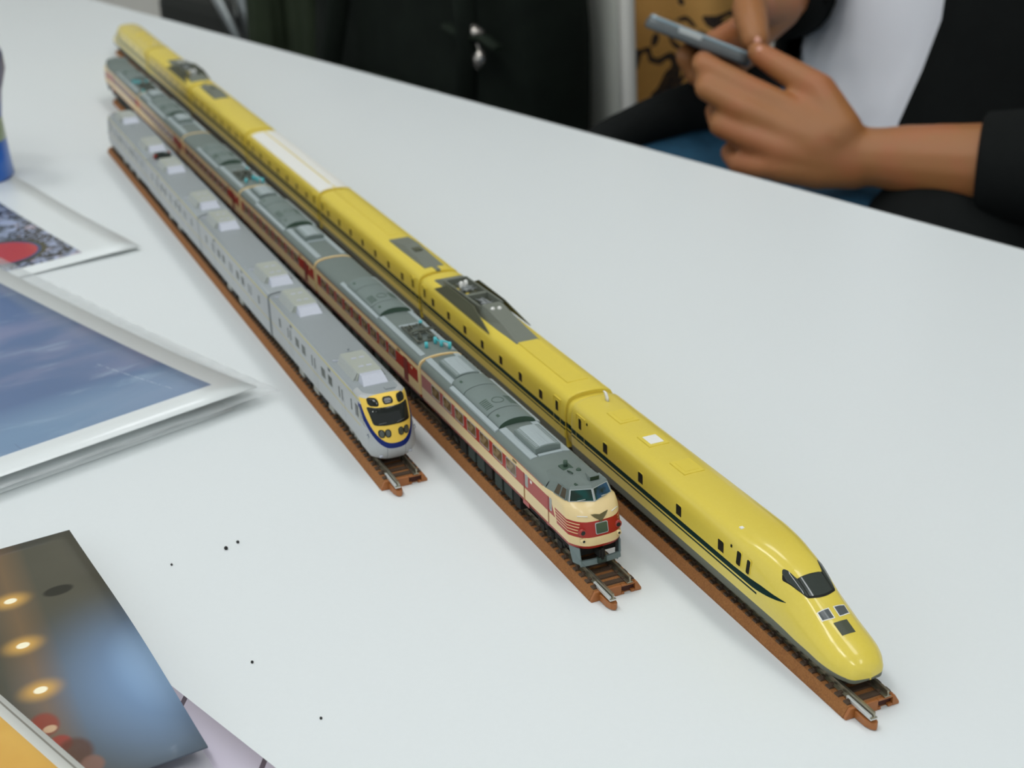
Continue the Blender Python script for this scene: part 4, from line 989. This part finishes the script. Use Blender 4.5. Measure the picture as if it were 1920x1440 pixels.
# ------------------------------------------------------------------ remeshed bodies
def hull(name, chains, m, parent=None, voxel=2.5, smooth=6, label=None, extra=()):
    """one continuous surface grown around chains of (point, radius)"""
    b = MB()
    for ch in chains:
        pts = [np.array(q[0], float) for q in ch]; rs = [q[1] for q in ch]
        for i in range(len(pts)):
            b.sphere(pts[i], rs[i], 14, 10)
            if i+1 < len(pts):
                n_ = max(2, int(np.linalg.norm(pts[i+1]-pts[i])/8)); 
                b.tube([pts[i]+(pts[i+1]-pts[i])*t for t in np.linspace(0,1,n_)], [rs[i]+(rs[i+1]-rs[i])*t for t in np.linspace(0,1,n_)], 14)
    for c, r in extra: b.sphere(c, r, 18, 12)
    o = b.build(name, m, parent, world=parent is None, smooth=True, label=label)
    rm = o.modifiers.new('remesh', 'REMESH'); rm.mode = 'VOXEL'; rm.voxel_size = voxel*MM; rm.use_smooth_shade = True
    if smooth: s_ = o.modifiers.new('smooth', 'SMOOTH'); s_.iterations = smooth; s_.factor = .5
    return o
def proj(p):
    c = CAMR.T @ (np.array(p, float)-CAMC); return 960+FPX*c[0]/-c[2], 720-FPX*c[1]/-c[2]

# ------------------------------------------------------------------ person
pr_origin = np.array([-700.0, 600.0, 0.0])
person = thing('person', 'seated person in black jacket, white t-shirt and jeans holding a phone in both hands', 'person', pr_origin)
def L(p): return tuple(np.array(p, float)-pr_origin)
def C_(*pts): return [(L(at(*q[:3])), q[3]) for q in pts]
P_ = Paint('skin', srgb(156,102,56), .5); P_.over(P_.noise(.03,3).step(.4,.65)*.35, srgb(172,94,60)); P_.p.inputs['Subsurface Weight'].default_value = .08; P_.p.inputs['Subsurface Radius'].default_value = (.006,.002,.001); P_.p.inputs['Subsurface Scale'].default_value = 1.0
m_skin = P_.done()
F = np.array([.10, -.995, 0]); LFT = np.array([.995, .10, 0]); UP = np.array([0, 0, 1.0])
tc = np.array([-712, 622, 0.0])
sh_l, sh_r = tc+LFT*165+UP*285, tc-LFT*165+UP*285
wr, cuff = at(1598,292,1050), at(1838,308,1022)
el_l = cuff + (cuff-wr)/np.linalg.norm(cuff-wr)*165
rw = at(1456,4,1185); el_r = at(1510,-70,1370)
left_hand = [
 C_((1475,203,1047,10.5),(1400,165,1052,9.6),(1320,122,1062,8.6)) + C_((1318,116,1086,8.2),(1354,134,1104,7.5)),
 C_((1468,240,1043,10.8),(1395,205,1048,10),(1326,166,1058,9)) + C_((1322,152,1088,8.4),(1360,158,1104,7.6)),
 C_((1458,278,1043,10.4),(1405,258,1048,9.5),(1352,236,1058,8.6)) + C_((1342,208,1088,8.0),(1375,195,1104,7.2)),
 C_((1458,312,1046,9.4),(1420,312,1051,8.4),(1384,306,1060,7.6)) + C_((1368,286,1082,7.0),(1392,262,1098,6.4)),
 C_((1575,245,1040,16),(1535,170,1046,12.5),(1470,130,1060,10.2),(1432,106,1072,8.8),(1420,98,1076,7.8)),
 C_((1598,290,1050,21),(1540,255,1044,19),(1478,212,1048,13)), C_((1598,292,1050,21),(1530,268,1044,19),(1470,245,1045,13.5)),
 C_((1598,296,1050,21),(1530,290,1046,18),(1460,280,1045,13)), C_((1598,302,1050,20),(1530,312,1048,16),(1462,312,1048,11.5)),
 C_((1560,255,1040,17),(1510,215,1046,13))]
right_hand = [
 C_((1456,8,1175,20),(1418,12,1142,15),(1404,14,1124,13),(1410,44,1108,12.5),(1416,74,1098,10.5)),
 C_((1456,8,1178,21),(1400,66,1168,18),(1350,84,1152,13),(1300,98,1140,9.5),(1286,106,1118,8.4)),
 C_((1400,70,1165,18),(1345,90,1155,12),(1300,100,1142,9.2),(1292,118,1120,8.2)),
 C_((1400,80,1165,17),(1350,112,1158,11),(1310,128,1145,8.8),(1302,140,1122,7.8)),
 C_((1405,85,1165,15),(1365,130,1158,10),(1330,150,1142,8),(1322,158,1122,7.2))]
seg = lambda a, b, r0, r1, n=4: [(L(a+(b-a)*t), r0+(r1-r0)*t) for t in np.linspace(0, 1, n)]
fa = [[(L(wr), 21), (L(wr+(cuff-wr)*.18), 20.5), (L(wr+(cuff-wr)*.45), 24), (L(cuff), 28), (L(el_l), 26)]]
neck = tc+UP*330; head = tc+F*45+UP*475
bodych = left_hand + right_hand + fa + [seg(el_l, sh_l, 26, 46), [(L(rw), 21), (L(rw+(el_r-rw)*.5), 27), (L(el_r), 36)], seg(el_r, sh_r, 38, 50),
   seg(sh_l, sh_r, 55, 55), seg(tc+UP*250, tc-UP*90, 95, 95), seg(neck-UP*50, head-UP*60, 52, 50)]
face = [(L(head), (74,94,112)), (L(head+F*88-UP*4), (13,16,20)), (L(head+F*70-UP*62), (34,26,30)), (L(head+F*84-UP*42), (22,8,6)),
        (L(head+LFT*76-UP*6), (8,18,30)), (L(head-LFT*76-UP*6), (8,18,30))]
bodyo = hull('body', bodych, m_skin, person, 2.6, 5, extra=face)
for sgn in (-1, 1):
    MB().sphere(L(head+F*80+LFT*sgn*31+UP*14), (13,9,9), 14, 10).build('eye', mat('eye_white', (.8,.8,.78,1), .2), person)
m_hair = mat('hair_black', (.012,.01,.009,1), .45, bump=.5, bscale=.4)
hull('hair', [[(L(head-F*18+UP*38), 88), (L(head-F*30-UP*20), 80)], [(L(head+F*42+UP*78), 44), (L(head-LFT*40+UP*60), 50), (L(head+LFT*40+UP*60), 50)]], m_hair, person, 6, 2)
for (u, v, t, lab) in ((1419,80,1091,'thumb_nail'),(1424,99,1069,'thumb_nail')):
    MB().sphere(L(at(u,v,t)), (4.5,3.0,5.0), 10, 6).build(lab, mat('nail_pink', srgb(206,150,128), .25), person)
# t-shirt: a torso with soft folds
m_shirt = mat('tshirt_white', srgb(244,244,248), .8, bump=.25, bscale=.02, var=.03)
def torso_ring(z, a, b, ang, off=(0,0), fold=0.0):
    c = tc + F*off[0] + LFT*off[1]
    return [tuple(np.array(L(c + LFT*(a+fold*math.sin(7*t+z*.05))*math.sin(t) + F*(b+fold*math.sin(9*t+z*.07))*math.cos(t)))+np.array([0,0,z])) for t in ang]
full_ang = np.linspace(-math.pi, math.pi, 48, endpoint=False)
MB().loft([torso_ring(z, a, b, full_ang, (o,0), f) for z, a, b, o, f in ((-130,150,110,12,4),(-95,165,125,18,9),(-60,168,124,14,11),(-30,165,116,8,8),(0,164,112,4,6),(40,165,110,0,5),(90,168,108,0,4),(150,172,106,0,2),(220,172,100,0,1.5),(280,150,85,-2,1),(318,80,62,-4,0),(330,58,54,-4,0))]).build('tshirt', m_shirt, person)
# jacket: a shell open at the front
m_jack = mat('jacket_black', (.006,.007,.0065,1), .85, spec=.15, bump=.6, bscale=.03, var=.4)
def edge_u(z): 
    lu = np.interp(z, (-140,-35,12,52,150,330), (1440,1462,1482,1572,1600,1640)); ru = np.interp(z, (-140,-35,12,52,150,330), (1672,1688,1733,1776,1790,1800)); return lu, ru
rings = []
for z, a, b in ((-150,210,150),(-110,206,156),(-70,196,150),(-30,190,138),(10,186,130),(50,184,126),(100,184,122),(160,186,118),(220,186,112),(270,172,100),(305,130,84),(335,84,72)):
    lu, ru = edge_u(z); best = [None, None]
    cand = np.linspace(-1.3, 1.3, 261); pu = [proj(tc + LFT*a*math.sin(t) + F*b*math.cos(t) + UP*z)[0] for t in cand]
    ta = cand[int(np.argmin([abs(q-lu) for q in pu]))]; tb_ = cand[int(np.argmin([abs(q-ru) for q in pu]))]
    rings.append(torso_ring(z, a, b, np.linspace(tb_, ta+2*math.pi, 44), (0,0), 2.5))
jk = MB().loft(rings, closed=False).build('jacket', m_jack, person); so = jk.modifiers.new('thickness', 'SOLIDIFY'); so.thickness = 5*MM; so.offset = 1
d_ = (el_l-cuff)/np.linalg.norm(el_l-cuff)
MB().tube([L(cuff-d_*1), L(cuff+d_*2), L(cuff+d_*55), L(el_l-d_*22), L(el_l+d_*12+UP*6), L(el_l+(sh_l-el_l)*.12+d_*8), L(el_l+(sh_l-el_l)*.3), L(el_l+(sh_l-el_l)*.65), L(sh_l+LFT*8)], [31,35.5,43,54,57,57,58,62,66], 22).build('sleeve', m_jack, jk)
d2 = (el_r-rw)/np.linalg.norm(el_r-rw)
MB().tube([L(rw+d2*30), L(rw+d2*33), L(rw+d2*80), L(el_r-d2*20), L(el_r+UP*22), L(el_r+(sh_r-el_r)*.4), L(sh_r-LFT*8)], [30,36,44,52,56,60,66], 22).build('sleeve', m_jack, jk)
hull('jacket_tail', [[(L(at(1090,290,1190)), 18), (L(at(1150,244,1195)), 24), (L(at(1220,212,1200)), 25), (L(at(1300,190,1205)), 28), (L(at(1400,180,1215)), 34), (L(tc-LFT*150-UP*70)), 60] if False else
     [(L(at(1085,302,1190)), 16), (L(at(1150,258,1195)), 17), (L(at(1220,226,1200)), 18), (L(at(1300,198,1205)), 20), (L(at(1400,180,1215)), 28)],
     [(L(at(1760,470,1060)), 60), (L(at(1860,450,1080)), 70), (L(at(1960,420,1120)), 80)]], m_jack, jk, 5, 4)
# jeans
m_jean = mat('denim_blue', srgb(40,88,116), .85, bump=.4, bscale=.12, var=.25)
hip_r, hip_l = tc-LFT*85-UP*112, tc+LFT*85-UP*112
kn_r, kn_l = np.array([-735,200,-128.0]), np.array([-548,262,-132.0])
jo = hull('jeans', [[(L(hip_r), 92), (L(hip_r+(kn_r-hip_r)*.5), 84), (L(kn_r), 68), (L(kn_r+np.array([20,20,-200])), 58), (L(kn_r+np.array([20,40,-520])), 48)],
  [(L(hip_l), 92), (L(hip_l+(kn_l-hip_l)*.5), 82), (L(kn_l), 66), (L(kn_l+np.array([0,20,-200])), 58), (L(kn_l+np.array([0,40,-520])), 48)], [(L(hip_r), 100), (L(hip_l), 100)]], m_jean, person, 6, 4)
for kn in (kn_r+np.array([20,40,0]), kn_l+np.array([0,40,0])):
    z0 = FZ+2; hull('shoe', [[(L((kn[0],kn[1]+20,z0+42)), 40), (L((kn[0]+8,kn[1]-70,z0+36)), 36), (L((kn[0]+14,kn[1]-130,z0+30)), 30)]], mat('shoe_dark', (.03,.03,.032,1), .6), person, 5, 3)
# phone held in the hands
e1 = at(1412,112,1088)-at(1214,34,1090); el = np.linalg.norm(e1); e1 /= el
vd = ray(1313,72); vd /= np.linalg.norm(vd); e2 = vd - e1*np.dot(vd, e1) ; e2 /= np.linalg.norm(e2); e2 = e2 + np.cross(e1, e2)*(.02); e2 /= np.linalg.norm(e2)
e3 = np.cross(e1, e2); e3 *= np.sign(e3[2])
phone = thing('phone', 'grey-blue smartphone held edge-on in both hands of the seated person', 'phone', at(1214,30,1090))
phone.rotation_euler = Matrix([[e1[i], np.cross(e3, e1)[i], e3[i]] for i in range(3)]).to_euler()
m_ph = mat('phone_case_grey', srgb(142,160,166), .3, coat=.4, metal=.2); m_phs = mat('phone_screen', (.03,.035,.04,1), .08, coat=.6); m_phd = mat('phone_side_grey', srgb(92,96,96), .35, metal=.4)
MB().prism(rrect(el/2, 72, el, 148, 9), -8, 0, 'z', smooth=False).build('phone_body', m_phd, phone, bevel=2.2)
MB().prism(rrect(el/2, 72, el-3, 145, 8), -.2, 2.4, 'z').build('phone_rim', m_ph, phone, bevel=.8)
MB().prism(rrect(el/2, 74, el-7, 139, 6), 2.3, 2.6, 'z').build('screen', m_phs, phone)
MB().box(el*.30,el*.52,-2.0,0,-3.4,1.6).build('camera_bump', m_frame, phone, bevel=.6)
MB().cyl((el*.72,.4,-3.6), 'y', 1.6, -.9, 12).build('port', m_frame, phone)

# ------------------------------------------------------------------ chairs, bags and what lies behind
m_chair = mat('chair_shell_grey', srgb(190,190,178), .5, bscale=.02); m_chrim = mat('chair_rim_pale', srgb(226,222,212), .4); m_tube = mat('chair_tube', srgb(150,154,152), .3, metal=.8)
EA = math.atan2(ED[1], ED[0])
def ed(w, d, z=0.0): return np.array([*(E0+ED*w+EN*d), z])            # along the far edge, beyond it, height over the table top
def beyond(u, v, d):                                                   # where a line of sight meets the upright plane d beyond the edge
    r_ = ray(u, v); k_ = (d-np.dot(CAMC[:2]-E0, EN))/np.dot(r_[:2], EN); q = CAMC+r_*k_
    return np.array([float(np.dot(q[:2]-E0, ED)), d, q[2]])
def chair(label, w, d, flip, zs=1.0):
    r = thing('meeting_chair', label, 'chair', ed(w, d, FZ), EA+(math.pi if flip else 0), 'grey meeting chairs along the far side of the table'); r.scale = (1, 1, zs)
    bk = [(-205+410*q, 18-18*math.cos((q-.5)*math.pi)) for q in np.linspace(0,1,13)]
    lv = ((440,.86,-6),(520,.96,0),(660,1,6),(800,1,10),(850,.97,12),(868,.9,13))
    MB().loft([[(x*s_, 189+y+tilt, z) for x, y in bk]+[(x*s_, 201+y+tilt, z) for x, y in bk[::-1]] for z, s_, tilt in lv]).build('backrest', m_chair, r)
    for sx in (-1, 1): MB().tube([(sx*205*s_, 213+tilt, z) for z, s_, tilt in lv], 8, 8).build('rim', m_chrim, r)
    MB().prism(rrect(0,0,400,400,60), 425, 450, 'z').build('seat', m_chair, r, bevel=8)
    for sx in (-1,1):
        MB().tube([(sx*175,-170,430),(sx*190,-190,0)], 11, 10).build('leg', m_tube, r)
        MB().tube([(sx*175,170,430),(sx*190,195,0)], 11, 10).build('leg', m_tube, r)
    return r
c1 = chair('grey plastic chair with pale backrest rims, behind the black backpack', -432-207, 300+212, True)
c3 = chair('grey plastic chair the person in the black jacket sits on', -130, 425, False, 1.17)
# backpack hanging on the near side of the first chair's backrest
m_bag = mat('backpack_black', (.006,.009,.006,1), .85, spec=.15, bump=.8, bscale=.03, var=.5); m_bagd = mat('backpack_pocket', (.010,.016,.009,1), .8, spec=.2, bump=.6, bscale=.04, var=.5)
m_zip = mat('zip_metal', srgb(214,206,196), .25, metal=.8)
def softbox(name, x0, x1, y0, y1, z0, z1, m, par, amp=4.0, seed=0, top=.35):
    g = np.random.default_rng(seed); ph = g.uniform(0, 6, 6); out = []
    for q in np.linspace(0, 1, 17):
        e = 1-top*abs(2*q-1)**6; w, d = (x1-x0)/2*e, (y1-y0)/2*e
        out.append([((x0+x1)/2+w*math.copysign(abs(math.cos(t))**.45, math.cos(t))+amp*math.sin(3*t+ph[0]+7*q), (y0+y1)/2+d*math.copysign(abs(math.sin(t))**.5, math.sin(t))+amp*math.sin(4*t+ph[1]+9*q), z0+(z1-z0)*q+amp*.5*math.sin(5*t+ph[2])) for t in np.linspace(0, 2*math.pi, 40, endpoint=False)])
    return MB().loft(out).build(name, m, par)
BW, BD, BZ = -628, 222, -330
bag = thing('backpack', 'black backpack with silver zip pulls hanging on the back of the grey chair', 'bag', ed(BW, BD, BZ), EA)
softbox('backpack_body', -205, 176, -60, 62, 0, 470, m_bag, bag, 5, 1)
softbox('front_pocket', -150, 120, -98, -50, 30, 270, m_bagd, bag, 4, 2)
softbox('side_pocket', 120, 184, -50, 40, 30, 230, m_bagd, bag, 3, 4)
for sx in (-1, 1): MB().tube([(sx*120,40,470),(sx*110,70,492),(sx*105,96,470)], 13, 8, flat=.35).build('strap', m_bag, bag)
MB().tube([(-110,-60,460),(-70,-82,340),(-96,-102,200),(-120,-80,40)], 13, 8, flat=.3).build('strap', m_bag, bag)
MB().tube([(110,-60,440),(135,-74,320),(120,-78,160)], 13, 8, flat=.3).build('strap', m_bag, bag)
def bl(u, v, d): q = beyond(u, v, d); return (q[0]-BW, q[1]-BD, q[2]-BZ)
D0 = BD-66
MB().tube([bl(886,50,D0), bl(896,62,D0), bl(892,76,D0)], [3,6.5,4], 8).tube([bl(892,76,D0), bl(900,96,D0)], 1.6, 6).build('zip_pull', m_zip, bag)
MB().tube([bl(902,96,D0), bl(899,108,D0), bl(896,128,D0)], [3,6.5,4], 8).build('zip_pull', m_zip, bag)
MB().tube([bl(836,48,D0), bl(866,66,D0), bl(908,72,D0), bl(934,92,D0)], 7, 8, flat=.4).build('handle', m_bagd, bag)
# tan tote on the seat of that chair
tq = Paint('tote_tan_print', srgb(222,168,92), .85); n_ = tq.noise(.008, 2, dist=1.2); m_ = tq.noise(.012, 2)
tq.over(within(n_, .49, .51), (.02,.015,.015,1)).over(m_.step(.63,.66), srgb(84,26,24)).over(tq.noise(.3,3).step(.4,.7)*.15, srgb(190,140,76))
tote = thing('tote_bag', 'tan fabric tote bag with dark curling lines, behind the phone', 'bag', ed(-560, 460, FZ+453), EA)
softbox('tote_body', -150, 112, -50, 50, 0, 400, tq.done(), tote, 4, 9)
for y in (-42, 42): MB().tube([(-60,y,390),(-50,y,500),(20,y,500),(30,y,390)], 7, 8, flat=.4).build('handle', mat('tote_handle', srgb(150,104,50), .85), tote)
# folding chair with the army green coat hung over it
m_fseat = mat('folding_seat_black', (.008,.009,.008,1), .7, spec=.2)
FW, FD = -1080, 300
fc = thing('folding_chair', 'black folding chair with two slanted grey tubes, under the army green coat', 'chair', ed(FW, FD, FZ), EA)
def fl(u, v, d): q = beyond(u, v, d); return np.array((q[0]-FW, q[1]-FD, q[2]-FZ))
for (ua, va, ub, vb) in ((412,0,447,68),(457,0,474,70)):
    a_, b_ = fl(ua, va, FD), fl(ub, vb, FD); d = (b_-a_)/(a_[2]-b_[2])
    p1 = a_-d*90; p2 = b_+d*30
    MB().tube([p1, p2], 9.5, 10).build('tube', m_tube, fc)
MB().box(-200,230,20,36,480,800).build('back_panel', m_fseat, fc, bevel=5)
MB().box(-200,230,20,400,420,450).build('seat_panel', m_fseat, fc, bevel=5)
for sx in (-190, 220):
    MB().tube([(sx,28,790),(sx,40,0)], 11, 10).build('leg', m_tube, fc); MB().tube([(sx,380,420),(sx,395,0)], 11, 10).build('leg', m_tube, fc)
m_coat = mat('coat_army_green', srgb(44,52,36), .9, bump=.8, bscale=.02, var=.5, spec=.2)
coat = thing('army_coat', 'dark army green coat hung over the black folding chair, beside the black backpack', 'coat', ed(-940, 262, FZ), EA)
def folded(name, w, d, z0, h, m, par, x=0, y=0, seed=3, lean=0.0):
    g = np.random.default_rng(seed); ph = g.uniform(0, 6, 4); out = []
    for q in np.linspace(0, 1, 24):
        s_ = 1-.2*q**3; out.append([(x+lean*q+w/2*s_*math.cos(t)*(1+.08*math.sin(5*t+ph[0]+5*q)), y+d/2*s_*math.sin(t)*(1+.14*math.sin(6*t+ph[1]-4*q)), z0+h*q+6*math.sin(4*t+ph[2])) for t in np.linspace(0, 2*math.pi, 44, endpoint=False)])
    return MB().loft(out).build(name, m, par)
folded('coat_body', 212, 86, 330, 490, m_coat, coat, 0, 0, 5, 6); folded('coat_sleeve', 60, 44, 380, 420, m_coat, coat, -62, -46, 8, 16); folded('coat_sleeve', 58, 44, 360, 430, m_coat, coat, 58, -44, 11, -10)
# suitcase in the dark gap
sc_ = thing('suitcase', 'black suitcase standing in the dark gap beyond the far end of the table', 'suitcase', ed(-1490, 470, FZ), EA)
MB().prism(rrect(0,0,300,210,40), 40, 640, 'z').build('shell', mat('suitcase_black', (.012,.014,.012,1), .5, spec=.2), sc_, bevel=20)
for x in (-110, 110): MB().cyl((x,-14,22), 'y', 22, 28, 14).build('wheel', m_fseat, sc_)
MB().tube([(-60,0,635),(-60,0,680),(60,0,680),(60,0,635)], 8, 8).build('handle', m_fseat, sc_)
